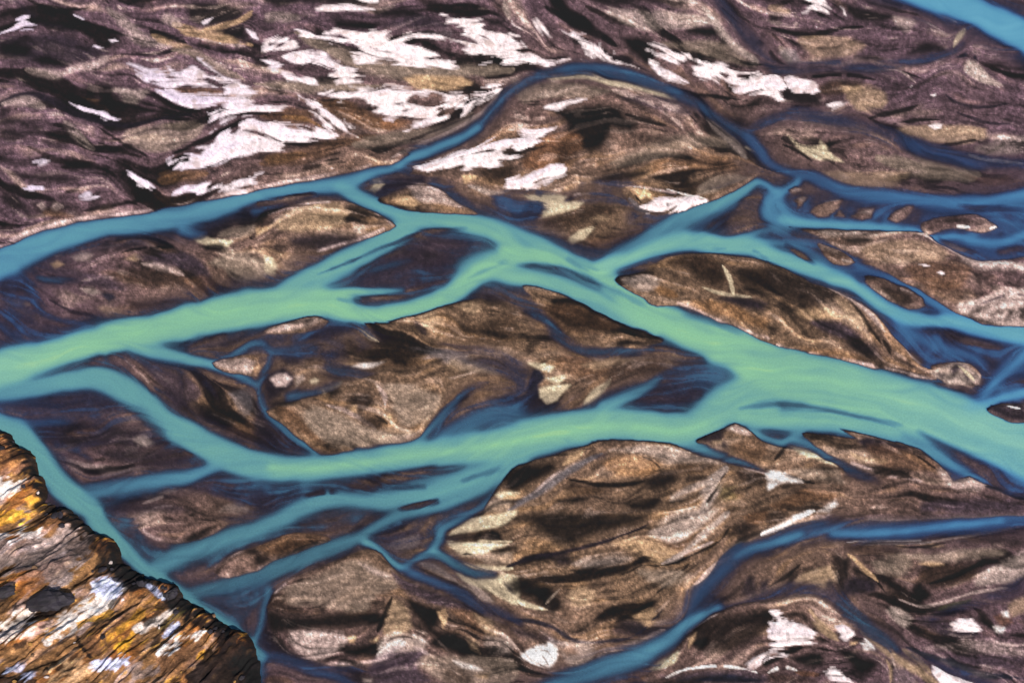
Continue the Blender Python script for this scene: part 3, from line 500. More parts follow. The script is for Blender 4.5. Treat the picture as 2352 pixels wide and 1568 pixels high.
 ('S','chalk',.8,2,'31',"2280,600,14 2352,610,16"), ('S','pink',.6,4,'31',"930,960,10 1000,975,14"), ('S','pink',.5,4,'31',"1180,1080,10 1330,1130,14"), ('P','dark',.8,5,'31',"1000,1050 1200,1100 1350,1200 1220,1250 1080,1150"), ('P','black',.85,5,'31',"1360,100 1500,75 1650,65 1580,105 1450,115"), ('P','brown',.5,8,'31',"1800,40 2200,40 2352,120 2000,130"), ('P','tan',.6,8,'31',"500,10 900,20 1300,20 1200,130 900,160 700,120"),
 ('P','dviolet',.5,7,'31',"230,150 330,200 400,220 330,300 250,250"),
 # middle left / lower left
 ('P','dark',.85,8,'02',"1480,440 1600,430 1750,560 1850,700 1700,680 1560,560"), ('P','black',.85,7,'02',"1790,560 1900,570 2050,650 2150,780 2100,830 1950,740 1830,680"), ('P','violet',.7,7,'02',"1300,200 1700,330 1850,480 1650,600 1500,440 1400,320"), ('P','black',.7,8,'02',"2050,640 2150,640 2250,740 2150,740"), ('P','grey',.6,7,'02',"2100,480 2280,450 2330,600 2250,690 2150,560"),
 ('P','brown',.55,7,'02',"2050,800 2352,740 2352,960 2200,960 2050,880"), ('P','pink',.55,5,'02',"1980,210 2250,150 2340,200 2300,300 2100,250"), ('P','dviolet',.85,8,'02',"300,780 700,740 1100,780 1400,850 1600,960 1300,980 800,960 420,920"), ('P','black',.75,6,'02',"450,930 600,900 850,910 700,960 520,960"), ('P','black',.7,6,'02',"560,860 700,740 800,730 680,830"),
 ('P','pale',.6,6,'02',"1240,920 1340,880 1420,930 1350,970"), ('P','pink',.4,6,'02',"600,1080 800,1120 1100,1160 1400,1150 1100,1200 700,1190"), ('P','tan',.4,7,'02',"1150,1060 1350,1030 1300,1090"), ('P','dviolet',.8,8,'02',"900,1000 1500,1000 1800,1060 1500,1150 1100,1110"), ('P','violet',.9,8,'02',"20,470 400,430 800,440 1000,520 1100,640 800,650 400,600 100,560"), ('P','brown',.5,6,'02',"620,850 850,800 900,830 700,880"),
 ('P','violet',.8,9,'02',"1500,1230 1900,1150 2200,1250 2352,1300 2352,1500 2000,1420 1700,1350"), ('P','navy',.9,4,'02',"2030,1390 2150,1350 2260,1400 2150,1430"), ('P','dark',.8,6,'02',"880,1470 1100,1400 1350,1440 1300,1490 1000,1540"), ('P','pale',.5,6,'02',"1200,1390 1600,1340 1450,1450 1300,1430"), ('P','pale',.5,6,'02',"2050,1500 2200,1480 2300,1568 2000,1568"), ('S','pink',.6,2,'02',"1310,1490,5 1520,1415,6"), ('P','dviolet',.7,9,'02',"900,1520 1500,1480 1800,1568 1000,1568"),
 ('P','pink',.85,5,'12',"130,330 200,290 270,300 330,350 280,420 180,430"), ('P','dviolet',.9,4,'12',"60,330 160,270 250,240 350,330 350,400 250,480 110,560 70,450"), ('P','pink',.9,5,'12',"130,340 200,300 265,305 325,350 275,415 185,425"), ('P','cream',.8,4,'12',"490,360 540,330 580,350 560,390 500,390"), ('P','pale',.6,4,'12',"370,330 430,310 460,350 400,400 360,440"), ('P','cream',.7,5,'12',"560,450 700,400 790,365 760,410 620,480"),
 ('P','dviolet',.8,6,'12',"600,290 720,310 900,350 780,360 650,330"), ('P','black',.85,7,'12',"640,450 760,430 790,470 680,530"), ('P','dark',.85,7,'12',"850,520 1050,500 1080,580 950,640 880,590"), ('S','black',.85,5,'12',"1080,680,16 1160,730,30 1230,785,14"), ('P','sand',.85,4,'12',"850,620 910,610 920,660 870,660"), ('S','sand',.85,4,'12',"1190,640,18 1230,700,30 1250,740,16"), ('S','pink',.6,6,'12',"1090,390,20 1170,480,28 1190,620,20"),
 ('S','pink',.5,5,'12',"650,590,20 800,640,30 960,720,30 1100,810,25"), ('P','gtan',.8,9,'12',"500,600 800,700 1000,800 1300,860 1450,850 1300,930 800,980 600,900 450,750"), ('P','dbrown',.7,6,'12',"930,720 1100,700 1180,800 1050,800"), ('P','brown',.65,6,'12',"150,620 300,600 450,760 600,930 450,860 300,780"), ('P','gtan',.7,9,'12',"1200,400 1500,440 1700,520 1600,700 1400,780 1250,600"), ('P','chalk',.7,4,'12',"870,230 1000,200 1180,190 1080,240 980,250"),
 ('P','dbrown',.7,9,'12',"850,60 1200,40 1500,150 1520,250 1200,250 950,160"), ('P','black',.8,4,'12',"1250,150 1400,170 1390,230 1270,200"), ('P','dark',.7,7,'12',"250,100 420,100 400,180 270,220"), ('P','dark',.8,5,'12',"600,150 850,130 880,100 600,90"), ('P','sand',.6,4,'12',"800,200 880,190 930,210 830,225"), ('P','grey',.7,9,'12',"1400,60 1700,60 2000,150 2250,280 1950,270 1650,150"),
 ('P','tan',.55,8,'12',"1800,170 2000,220 2200,290 1950,280 1750,240"), ('P','dviolet',.85,6,'12',"560,1000 750,1040 1100,990 1400,910 1500,880 1400,960 900,1060 650,1070"), ('P','dviolet',.9,9,'12',"0,1310 400,1290 800,1310 1100,1300 1300,1290 1500,1350 1200,1440 800,1410 500,1500 200,1568 0,1568"), ('P','violet',.85,7,'12',"1400,1520 1700,1430 1900,1400 1700,1500 1500,1568"), ('P','black',.8,4,'12',"110,560 250,530 390,540 300,590 120,610"), ('P','dviolet',.8,7,'12',"0,640 100,700 350,900 500,990 250,1000 0,990"),
 ('P','cream',.9,3,'12',"2190,1410 2352,1380 2420,1400 2352,1450 2250,1450"), ('P','dviolet',.85,5,'12',"2150,1370 2200,1340 2150,1450 2000,1550 2050,1450"), ('P','dark',.9,8,'12',"2250,1260 2500,1140 2600,1180 2450,1330 2300,1360"), ('P','gtan',.6,6,'12',"2050,1500 2352,1460 2352,1568 2000,1568"),
 ('P','cream',.95,3,'22',"150,200 300,205 390,240 350,285 250,265"), ('P','cream',.95,3,'22',"240,440 370,405 540,400 460,480 420,550 320,580 250,510"), ('P','cream',.9,3,'22',"300,340 400,330 500,325 430,400 350,370"), ('S','cream',.9,4,'22',"660,580,30 740,510,44 820,430,34 920,340,14"), ('P','navy',.95,6,'22',"190,250 250,262 300,340 240,400 250,510 170,560 50,600 -150,520 -60,500 120,480"), ('P','brown',.7,9,'22',"400,150 700,150 900,250 800,330 600,330 420,250"), ('P','dbrown',.7,9,'22',"950,150 1200,200 1500,180 1350,290 1050,330 900,400 820,450 880,300"), ('P','dark',.6,7,'22',"120,30 220,40 200,130 130,120"),
 ('P','tan',.55,7,'22',"1400,160 1500,110 1580,180 1450,200"), ('P','dviolet',.6,6,'22',"1350,330 1500,260 1700,250 1500,310"), ('P','rust',.5,6,'22',"1700,220 1850,200 1930,240 1750,260"), ('P','violet',.9,9,'22',"1080,590 1300,400 1600,330 1850,380 1750,560 1650,650 1400,660 1150,630"), ('P','tan',.6,7,'22',"650,230 900,160 1150,140 1000,200 750,270"), ('P','dbrown',.7,8,'22',"750,580 950,440 1050,430 900,540"),
 ('P','black',.9,9,'22',"0,1190 350,1110 420,1180 200,1290 0,1370"), ('S','sand',.8,6,'22',"470,1140,26 560,1080,44 660,1010,24"), ('S','grey',.9,5,'22',"-40,1570,40 250,1390,44 500,1210,44 700,1100,36 850,1040,20"), ('S','pink',.6,4,'22',"200,1400,10 350,1270,16 460,1190,10"), ('S','black',.9,6,'22',"500,1270,16 800,1325,26 1150,1310,26 1260,1230,20 1400,1170,12"), ('P','dark',.9,7,'22',"1200,1290 1400,1200 1530,1250 1400,1350 1230,1355"), ('P','black',.9,6,'22',"400,1480 620,1430 720,1440 650,1490"),
 ('P','black',.9,7,'22',"1050,1500 1360,1430 1320,1540 1100,1560"), ('P','orange',.6,9,'22',"820,1130 1100,1050 1350,1150 1200,1250 900,1200"), ('S','dark',.8,5,'22',"1180,1060,14 1290,1110,16 1370,1180,12"), ('S','pale',.85,8,'22',"1970,1150,40 1850,1330,70 1750,1568,80"), ('S','pale',.7,8,'22',"1450,1450,40 1850,1270,40"), ('P','dark',.85,8,'22',"2050,1200 2380,1240 2250,1310 2100,1290"), ('P','pale',.6,7,'22',"900,1010 1300,960 1600,1020 1900,1110 1500,1130 1200,1040"),
 ('P','dbrown',.7,9,'22',"1500,1120 1850,1130 1750,1220 1500,1200"), ('S','black',.8,5,'22',"1960,1210,12 1880,1350,16 1780,1500,22"), ('P','dbrown',.7,9,'22',"520,1290 700,1340 900,1380 700,1430 480,1380"), ('P','sand',.9,3,'22',"-60,1420 40,1410 80,1440 0,1455 -80,1455"), ('P','dviolet',.7,4,'22',"760,1060 870,1040 850,1080 780,1090"), ('P','dviolet',.85,5,'22',"1690,910 1850,830 1960,800 1930,900 1990,1000 1850,940"), ('P','pink',.6,5,'22',"1950,800 2080,765 2200,830 2180,870 2050,840"), ('P','tan',.7,4,'22',"1840,920 1930,915 1920,950 1850,945"), ('P','brown',.5,9,'22',"2000,950 2300,900 2352,1050 2200,1130 2050,1030"),
 ('S','cream',.8,3,'22',"1780,985,14 1850,1020,26 1930,1060,14"), ('P','olive',.4,8,'22',"1900,1350 2050,1350 2050,1450 1900,1450"),
 ('P','cream',.95,3,'32',"200,960 300,940 420,1010 520,1080 630,1150 450,1090 280,1030"), ('S','black',.85,3,'32',"60,1100,12 120,1030,26 170,940,16"), ('P','dviolet',.95,5,'32',"820,920 900,890 1100,930 1300,980 1150,1035 950,1030 850,960"), ('S','dark',.85,6,'32',"850,1150,14 1050,1190,36 1320,1260,24"), ('S','tan',.7,6,'32',"740,1020,20 850,1090,30 1100,1120,30"), ('P','pink',.55,9,'32',"1560,1180 1750,1200 1990,1330 1850,1400 1650,1330"), ('S','black',.85,4,'32',"-40,1170,12 150,1230,16 420,1310,12"), ('P','brown',.8,7,'32',"0,1520 200,1420 350,1350 620,1440 400,1490 150,1568"),
 ('P','dark',.7,5,'32',"200,1380 340,1330 280,1380"), ('P','chalk',.65,6,'32',"0,1210 150,1240 320,1300 100,1320 0,1380"), ('P','chalk',.6,6,'32',"450,1568 620,1470 640,1500 560,1568"), ('S','navy',.9,4,'32',"1980,1330,20 2150,1370,30 2300,1430,30 2450,1460,30"), ('P','violet',.8,9,'32',"1400,1500 1700,1450 2352,1480 2352,1568 1400,1568"), ('P','gtan',.6,8,'32',"200,1200 400,1180 650,1200 700,1300 450,1290"), ('P','dbrown',.6,7,'32',"500,1200 600,1220 690,1390 600,1330"),
 ('P','brown',.6,8,'32',"900,960 1350,1030 1550,1180 1200,1200 1000,1120"), ('S','dark',.8,3,'32',"1350,1050,6 1550,1190,8"), ('P','pale',.65,5,'32',"1500,300 1650,210 1800,180 1920,250 1950,380 1650,395 1550,350"), ('P','dviolet',.9,4,'32',"1680,260 1720,210 1770,220 1700,320"), ('P','dviolet',.9,3,'32',"1800,310 1850,350 1830,370"), ('P','dviolet',.8,4,'32',"1570,310 1620,310 1600,350"), ('S','cream',.9,2,'32',"1750,230,14 1830,300,20 1890,370,12"), ('P','rust',.6,7,'32',"1820,180 1930,190 2000,260 1930,300"),
 ('P','dviolet',.9,4,'32',"2010,620 2200,575 2352,570 2352,740 2250,730"), ('S','chalk',.8,2,'32',"2190,600,8 2320,630,14"), ('P','orange',.55,9,'32',"300,60 700,110 900,170 700,190 400,120"), ('P','dviolet',.6,8,'32',"700,0 1000,50 1050,150 850,120"), ('S','black',.7,5,'32',"1060,0,18 1110,80,24 1120,130,14"), ('P','dark',.6,6,'32',"780,150 960,190 950,215 820,200"), ('S','pink',.6,3,'32',"1220,20,12 1330,150,10 1480,270,10"), ('P','dark',.5,6,'32',"600,960 740,980 740,1080 620,1040"),
 # lower middle
 ('P','cream',.9,4,'13',"1950,60 2200,30 2400,0 2300,110 2100,170 1850,200 1760,220 1820,140"), ('P','cream',.95,4,'13',"1760,275 2200,290 2310,300 2150,360 1900,390 1800,330"), ('S','cream',.85,4,'13',"1880,470,20 2100,520,34 2352,520,26"), ('P','cream',.95,4,'13',"1850,560 2100,580 2400,600 2400,850 2200,760 2000,680 1900,620"), ('P','black',.9,8,'13',"100,900 300,960 500,960 1000,920 1150,950 1190,1000 900,1060 500,1080 120,1100"), ('P','black',.95,6,'13',"1380,800 1600,880 1690,900 1680,1040 1600,1090 1500,1000 1420,900"),
 ('P','black',.95,6,'13',"1590,1220 1750,1100 1900,1150 2060,1330 1850,1290 1700,1260"), ('P','black',.95,6,'13',"800,1270 1000,1220 1170,1190 1160,1320 900,1335"), ('P','dark',.9,5,'13',"0,380 100,390 150,440 60,490 0,500"), ('P','tan',.8,8,'13',"1160,1090 1250,800 1350,830 1430,960 1430,1060 1300,1150"), ('P','sand',.85,4,'13',"840,1150 920,1145 910,1215 850,1205"), ('P','sand',.85,4,'13',"1040,1190 1130,1140 1120,1190 1060,1210"), ('P','sand',.8,3,'13',"1670,920 1740,895 1765,960 1720,1080 1690,1000"),
 ('P','pink',.8,7,'13',"310,1110 800,1100 850,1200 700,1310 560,1380 360,1260"), ('P','violet',.8,8,'13',"1250,560 1400,640 1800,790 2100,900 1950,920 1600,830 1350,720"), ('S','black',.9,2,'13',"1870,395,14 1940,385,22 2040,405,12"), ('P','gtan',.6,9,'13',"250,720 600,560 900,450 1200,560 1300,700 1100,760 1000,920 600,880 300,860"), ('P','dbrown',.7,8,'13',"100,760 300,740 280,850 500,920 300,950 110,880"), ('P','black',.7,4,'13',"540,920 660,850 620,930"), ('S','black',.85,5,'13',"1250,790,14 1210,880,24 1150,1020,26 1120,1100,14"),
 ('P','black',.9,6,'13',"980,960 1120,950 1160,1000 1050,1050 980,1020"), ('P','dark',.7,9,'13',"1430,960 1600,1090 1800,1120 1900,1150 1700,1130 1500,1130 1440,1050"), ('P','brown',.6,9,'13',"1780,900 2050,920 2150,1080 2100,1150 1900,1050"), ('P','tan',.6,7,'13',"2000,930 2150,960 2210,1160 2120,1130 2040,1020"), ('P','chalk',.75,7,'13',"1130,1310 1250,1200 1350,1150 1300,1270 1200,1300"), ('P','pale',.7,8,'13',"1180,1160 1500,1150 1560,1250 1400,1300 1250,1330 1150,1350"), ('P','tan',.7,6,'13',"1930,1150 2050,1200 2060,1300 1980,1260"), ('P','pale',.6,8,'13',"2100,1150 2352,1180 2352,1300 2150,1300"),
 ('P','gtan',.6,9,'13',"1500,1340 1900,1330 2352,1350 2352,1568 1750,1568"), ('P','dbrown',.6,8,'13',"1700,1480 1900,1440 2000,1568 1750,1568"), ('P','sand',.6,5,'13',"2000,1500 2150,1480 2120,1530"), ('P','chalk',.6,6,'13',"1820,1370 1950,1400 2080,1450 1900,1430"), ('P','dviolet',.8,7,'13',"60,1180 300,1280 600,1400 400,1400 150,1300"), ('P','violet',.8,9,'13',"1040,1420 1250,1300 1560,1290 1450,1400 1600,1568 1100,1568"), ('P','brown',.6,7,'13',"60,1560 120,1500 300,1520 350,1568"), ('P','black',.6,6,'13',"800,1520 1000,1500 1100,1568 850,1568"), ('P','pale',.7,4,'13',"980,1530 1080,1530 1050,1568 980,1560"),
 ('P','violet',.85,8,'13',"1040,230 1250,200 1500,160 1530,280 1380,370 1250,370 1200,300"), ('P','pale',.5,8,'13',"1220,310 1350,230 1500,190 1510,290 1350,360"), ('P','brown',.6,8,'13',"0,280 350,140 700,90 900,100 700,220 400,330 150,400"), ('S','pale',.6,5,'13',"1480,450,20 1650,520,34 1850,640,30"), ('S','dark',.75,5,'13',"1450,490,10 1700,610,16 1920,690,20"), ('P','pale',.6,6,'13',"1850,650 2150,740 2200,830 2000,780"), ('P','dviolet',.9,4,'13',"2270,640 2352,680 2380,760 2300,720"), ('P','black',.9,5,'13',"2170,370 2352,320 2400,340 2250,390"), ('P','gtan',.6,6,'13',"2050,420 2352,380 2352,480 2100,480"),
 ('P','dark',.9,5,'13',"1770,240 1950,200 2180,170 2260,260 2000,265 1800,262"), ('P','black',.85,5,'13',"2160,170 2230,190 2260,270 2150,250"), ('S','cream',.8,2,'13',"1740,265,4 2000,270,6 2352,280,5"), ('P','pink',.5,6,'13',"950,480 1100,530 1250,610 1120,590"), ('P','dbrown',.5,8,'13',"2250,900 2352,900 2352,1150 2260,1050"),
 ('P','black',.85,9,'23',"0,60 300,20 700,20 1250,40 1020,150 750,210 520,300 300,210 150,100"), ('S','dviolet',.9,3,'23',"-40,500,20 200,420,26 470,375,22 750,310,24 1000,225,14 1250,120,8"), ('P','dviolet',.85,6,'23',"350,430 520,400 560,470 430,490"), ('P','sand',.7,9,'23',"930,290 1250,270 1400,330 1500,390 1350,490 1200,400 1000,330"), ('P','brown',.8,8,'23',"1380,210 1600,165 1660,230 1560,330 1420,320"), ('S','black',.8,3,'23',"1000,580,6 1100,545,14 1200,490,10 1400,495,8 1650,400,14 1900,280,12 1980,170,20"), ('S','pink',.8,4,'23',"1380,480,8 1600,380,18 1850,280,14"), ('S','black',.85,3,'23',"1330,745,6 1480,620,20 1560,550,10 1640,460,6"),
 ('P','black',.9,7,'23',"0,600 200,640 380,720 470,880 380,930 250,860 150,780 0,740"), ('S','cream',.95,2,'23',"-60,760,20 150,860,26 330,900,20"), ('S','gtan',.9,2,'23',"300,860,8 380,770,12 440,710,8"), ('P','tan',.65,7,'23',"500,760 620,690 760,740 700,850 560,850"), ('P','sand',.7,6,'23',"1080,950 1300,880 1330,950 1240,1060 1180,1010"), ('S','black',.8,5,'23',"950,1010,16 1100,940,24 1280,830,14"), ('S','navy',.85,5,'23',"-40,980,30 300,1030,34 600,1190,34 900,1180,26 1150,1120,14 1400,880,6"), ('P','chalk',.8,6,'23',"60,1330 200,1250 350,1195 420,1300 350,1430 200,1390"), ('S','dark',.7,2,'23',"230,1270,5 320,1280,6 380,1360,5"), ('S','dark',.7,2,'23',"180,1320,5 280,1330,6 330,1400,5"),
 ('P','cream',.95,4,'23',"1270,1440 1400,1340 1530,1285 1510,1370 1400,1430"), ('P','dark',.9,9,'23',"1700,1000 2000,950 2300,930 2360,1050 2200,1200 2000,1290 1750,1260 1650,1130"), ('P','black',.9,4,'23',"1640,1190 1800,1165 1750,1275 1670,1250"), ('P','sand',.85,4,'23',"1620,1160 1690,1110 1670,1180 1620,1250"), ('P','pale',.7,8,'23',"1250,200 1450,60 1650,0 1850,0 1700,150 1500,300 1300,230"), ('S','pale',.8,6,'23',"1980,20,50 1800,180,40 1600,360,30 1380,480,20"), ('P','dark',.85,7,'23',"2000,150 2150,90 2250,130 2150,220 2000,230"), ('P','brown',.8,7,'23',"2120,50 2352,-40 2352,60 2230,110"), ('P','gtan',.7,9,'23',"1150,540 1450,540 1600,560 1450,700 1250,640"),
 ('P','dviolet',.7,7,'23',"920,1100 1000,990 1200,1010 1220,1080 1050,1130"), ('P','dviolet',.7,8,'23',"0,1080 200,1100 500,1220 300,1190 100,1150"), ('P','dark',.7,6,'23',"0,1180 100,1230 130,1290 40,1260"), ('P','pale',.6,9,'23',"450,1250 700,1230 740,1370 550,1420"), ('P','black',.85,2,'23',"700,1385 800,1355 820,1380 740,1390"), ('S','pink',.8,4,'23',"1500,1000,50 1620,830,44 1700,680,34 1830,520,30 2000,400,24"), ('S','pink',.7,4,'23',"800,1330,60 1150,1220,50 1400,1080,40"), ('P','dviolet',.7,5,'23',"2110,760 2160,590 2220,600 2250,760"), ('P','dviolet',.8,5,'23',"2280,640 2352,620 2352,720 2290,760"),
 ('S','chalk',.8,2,'23',"1420,1520,8 1600,1450,12 1900,1420,14 2080,1440,12 2250,1480,8"), ('P','dark',.8,5,'23',"2300,1330 2352,1300 2352,1420 2280,1430"), ('P','violet',.7,6,'23',"1380,1530 1700,1470 2100,1450 2352,1520 2352,1568"), ('P','navy',.95,5,'23',"1500,1568 1650,1510 2000,1500 2300,1568"), ('P','brown',.7,6,'23',"1030,1520 1130,1490 1230,1500 1200,1568 1050,1568"), ('S','pink',.8,2,'23',"1600,1110,5 1720,1020,8 1900,930,6"),
 ('P','pale',.5,9,'23',"550,480 900,400 1100,420 1000,480 700,520"), ('S','dark',.7,4,'23',"540,540,8 750,560,14 950,520,10"), ('P','dark',.7,6,'23',"650,690 750,660 860,660 800,690"), ('P','rust',.5,6,'23',"450,1260 560,1240 600,1300 500,1330"),
 # lower right
 ('P','dark',.9,4,'33',"590,400 660,400 700,600 720,790 640,730 600,560"), ('P','black',.9,4,'33',"670,440 740,420 730,620 700,600"), ('P','dviolet',.9,6,'33',"720,620 850,600 1000,650 980,730 800,760 700,760"), ('S','black',.85,3,'33',"990,620,10 1040,690,14 1080,745,8"), ('P','black',.95,6,'33',"1310,720 1390,640 1500,770 1400,835 1330,800"), ('P','dbrown',.85,8,'33',"1390,530 1600,490 2000,440 1900,600 1700,680 1500,700 1400,630"), ('S','black',.8,5,'33',"1480,660,14 1750,570,20 1990,440,10"), ('S','sand',.95,3,'33',"710,360,14 830,470,22 930,560,22 1010,640,14"), ('P','tan',.85,7,'33',"240,660 330,560 450,520 570,490 605,640 500,695 400,655"), ('P','dviolet',.8,4,'33',"530,650 560,610 600,640 610,700 540,690"),
 ('S','black',.75,4,'33',"0,690,14 150,600,18 300,480,10"), ('S','tan',.9,4,'33',"370,880,26 450,1000,44 560,1120,44 640,1190,24"), ('S','tan',.9,4,'33',"860,1090,20 1000,1210,40 1150,1320,46 1350,1450,50 1560,1580,44"), ('S','tan',.8,4,'33',"1240,1260,20 1380,1350,30 1500,1480,24"), ('S','black',.9,5,'33',"-40,1400,26 150,1310,34 300,1255,16"), ('P','black',.95,7,'33',"220,1340 480,1300 500,1430 320,1415"), ('P','black',.95,7,'33',"640,1260 800,1300 1010,1400 850,1530 750,1420"), ('P','dark',.9,4,'33',"-80,900 40,920 45,1040 -20,1060"), ('S','olive',.8,6,'33',"1570,890,20 1700,860,26 1870,800,20"), ('P','pale',.8,6,'33',"1080,900 1200,870 1340,980 1250,1060 1150,980"),
 ('S','navy',.95,5,'33',"1270,1240,24 1450,1320,34 1650,1370,30 1900,1480,34 2250,1520,36 2400,1540,30"), ('P','tan',.6,6,'33',"2200,850 2352,780 2400,900 2250,960"), ('P','sand',.8,4,'33',"1160,300 1220,295 1280,325 1200,325"), ('P','sand',.7,4,'33',"1400,310 1500,290 1610,310 1550,330"), ('P','sand',.8,4,'33',"1390,480 1500,455 1610,480 1500,500"), ('S','black',.85,3,'33',"1130,300,8 1350,325,14 1700,270,12"), ('P','gtan',.7,9,'33',"1300,400 1600,380 1900,330 2200,350 2100,420 1700,450 1400,450"), ('P','pale',.7,9,'33',"2050,500 2352,380 2352,600 2150,650 1900,680"), ('P','dbrown',.6,9,'33',"700,310 1000,300 1250,350 1200,420 900,400"),
 ('P','dark',.6,8,'33',"1700,260 1900,230 2352,240 2352,330 2000,290"), ('P','gtan',.7,9,'33',"950,460 1250,380 1330,500 1200,600 1000,560"), ('P','dark',.7,6,'33',"1090,560 1200,590 1150,640 1280,700 1180,790 1080,720"), ('S','pink',.7,3,'33',"1200,800,10 1400,865,12 1600,830,14 1900,740,12 2200,690,14"), ('S','black',.85,5,'33',"1500,940,16 1650,930,20 1750,890,16"), ('P','dark',.8,6,'33',"850,960 1050,1000 1250,1130 1260,1190 1100,1090 950,1010"), ('P','violet',.7,9,'33',"1500,940 1700,1050 1950,1120 1800,1150 1500,1090 1350,980"),
 ('P','rust',.6,8,'33',"2080,960 2200,920 2250,1020 2150,1060"), ('S','dark',.8,5,'33',"1900,880,20 2050,1030,26 2110,1130,14"), ('P','chalk',.7,5,'33',"2060,1050 2180,1060 2150,1110 2100,1100"), ('P','chalk',.6,4,'33',"2140,920 2200,910 2210,970 2160,960"), ('P','pink',.5,8,'33',"1450,1240 2000,1180 2352,1250 2352,1330 1800,1290"), ('P','violet',.6,9,'33',"1700,1330 2352,1330 2352,1430 2000,1430"), ('P','dbrown',.7,8,'33',"0,1480 200,1500 450,1568 0,1568"), ('S','chalk',.7,3,'33',"0,1480,10 130,1430,16 260,1460,10"), ('S','rust',.7,5,'33',"250,1480,20 450,1500,30"),
 ('P','dark',.9,5,'33',"760,1140 850,1160 830,1200 780,1180"), ('P','sand',.9,3,'33',"750,1200 830,1185 800,1230 750,1225"), ('P','chalk',.6,5,'33',"840,1200 900,1170 980,1260 880,1270"), ('S','chalk',.7,3,'33',"870,1140,6 980,1260,8"), ('S','tan',.85,3,'33',"1080,1350,14 1130,1450,24 1120,1568,24"), ('P','dark',.8,5,'33',"1120,1360 1160,1360 1150,1568 1130,1460"), ('P','violet',.7,7,'33',"1160,1450 1250,1450 1350,1568 1170,1568"), ('S','chalk',.9,4,'33',"-60,210,20 100,140,30 250,70,34 420,0,24"), ('P','dark',.7,7,'33',"0,20 120,0 200,40 60,130 0,140"),
 ('S','chalk',.6,3,'33',"700,285,8 800,265,14 1100,255,12 1400,255,10"), ('S','pink',.6,2,'33',"1400,295,5 1800,220,7 2352,120,7"), ('S','grey',.6,4,'33',"800,290,14 1250,290,16 1500,280,12"), ('P','violet',.6,8,'33',"500,40 1400,30 2352,0 2352,30 1500,80 700,80"),
]
# sunlight on the bank faces, painted as pale rims: (tile, points)
LIT_RIMS = [
 ('F', "-20,572,5 20,558,5 60,538,5 110,521,5 175,505,4 250,497,4 350,482,4 450,462,4 588,433,4 690,413,4 790,396,3 850,381,2"), ('11', "550,750,6 800,675,8 1000,615,10 1200,525,12"), ('11', "1060,380,10 1200,440,16 1250,500,14"), ('11', "0,430,8 250,360,8 450,310,8 780,282,6"),
 ('21', "1500,1215,6 1700,1290,8 1900,1380,10 2352,1545,10"), ('32', "60,30,8 300,95,8 600,150,6 900,215,8 1200,280,7 1500,352,7"), ('21', "650,105,8 900,120,8 1150,150,7 1500,205,7"), ('03', "1300,150,8 1400,232,9 1600,284,9 1850,246,8"), ('13', "150,770,8 220,700,9 310,636,9"), ('13', "330,1270,6 480,1350,8 620,1388,9 1000,1386,9 1200,1340,7"), ('13', "0,525,8 80,490,9 160,462,6"),
 ('31', "1350,565,8 1560,660,14 1700,740,18"), ('11', "1550,140,6 1700,200,8 1870,330,8"), ('33', "2050,170,6 2200,140,8 2352,110,8"), ('22', "2100,1155,8 2250,1195,10 2352,1225,9"), ('02', "1960,195,5 2200,140,6"), ('32', "740,1110,6 900,1170,8 1100,1240,8 1400,1290,7"), ('32', "1350,965,6 1500,1060,9 1650,1170,14"), ('03', "1980,500,5 2100,420,7 2250,350,7"), ('31', "250,520,8 400,570,9 550,640,8"), ('22', "600,990,8 690,965,9"), ('22', "1100,920,5 1250,915,6"),
]
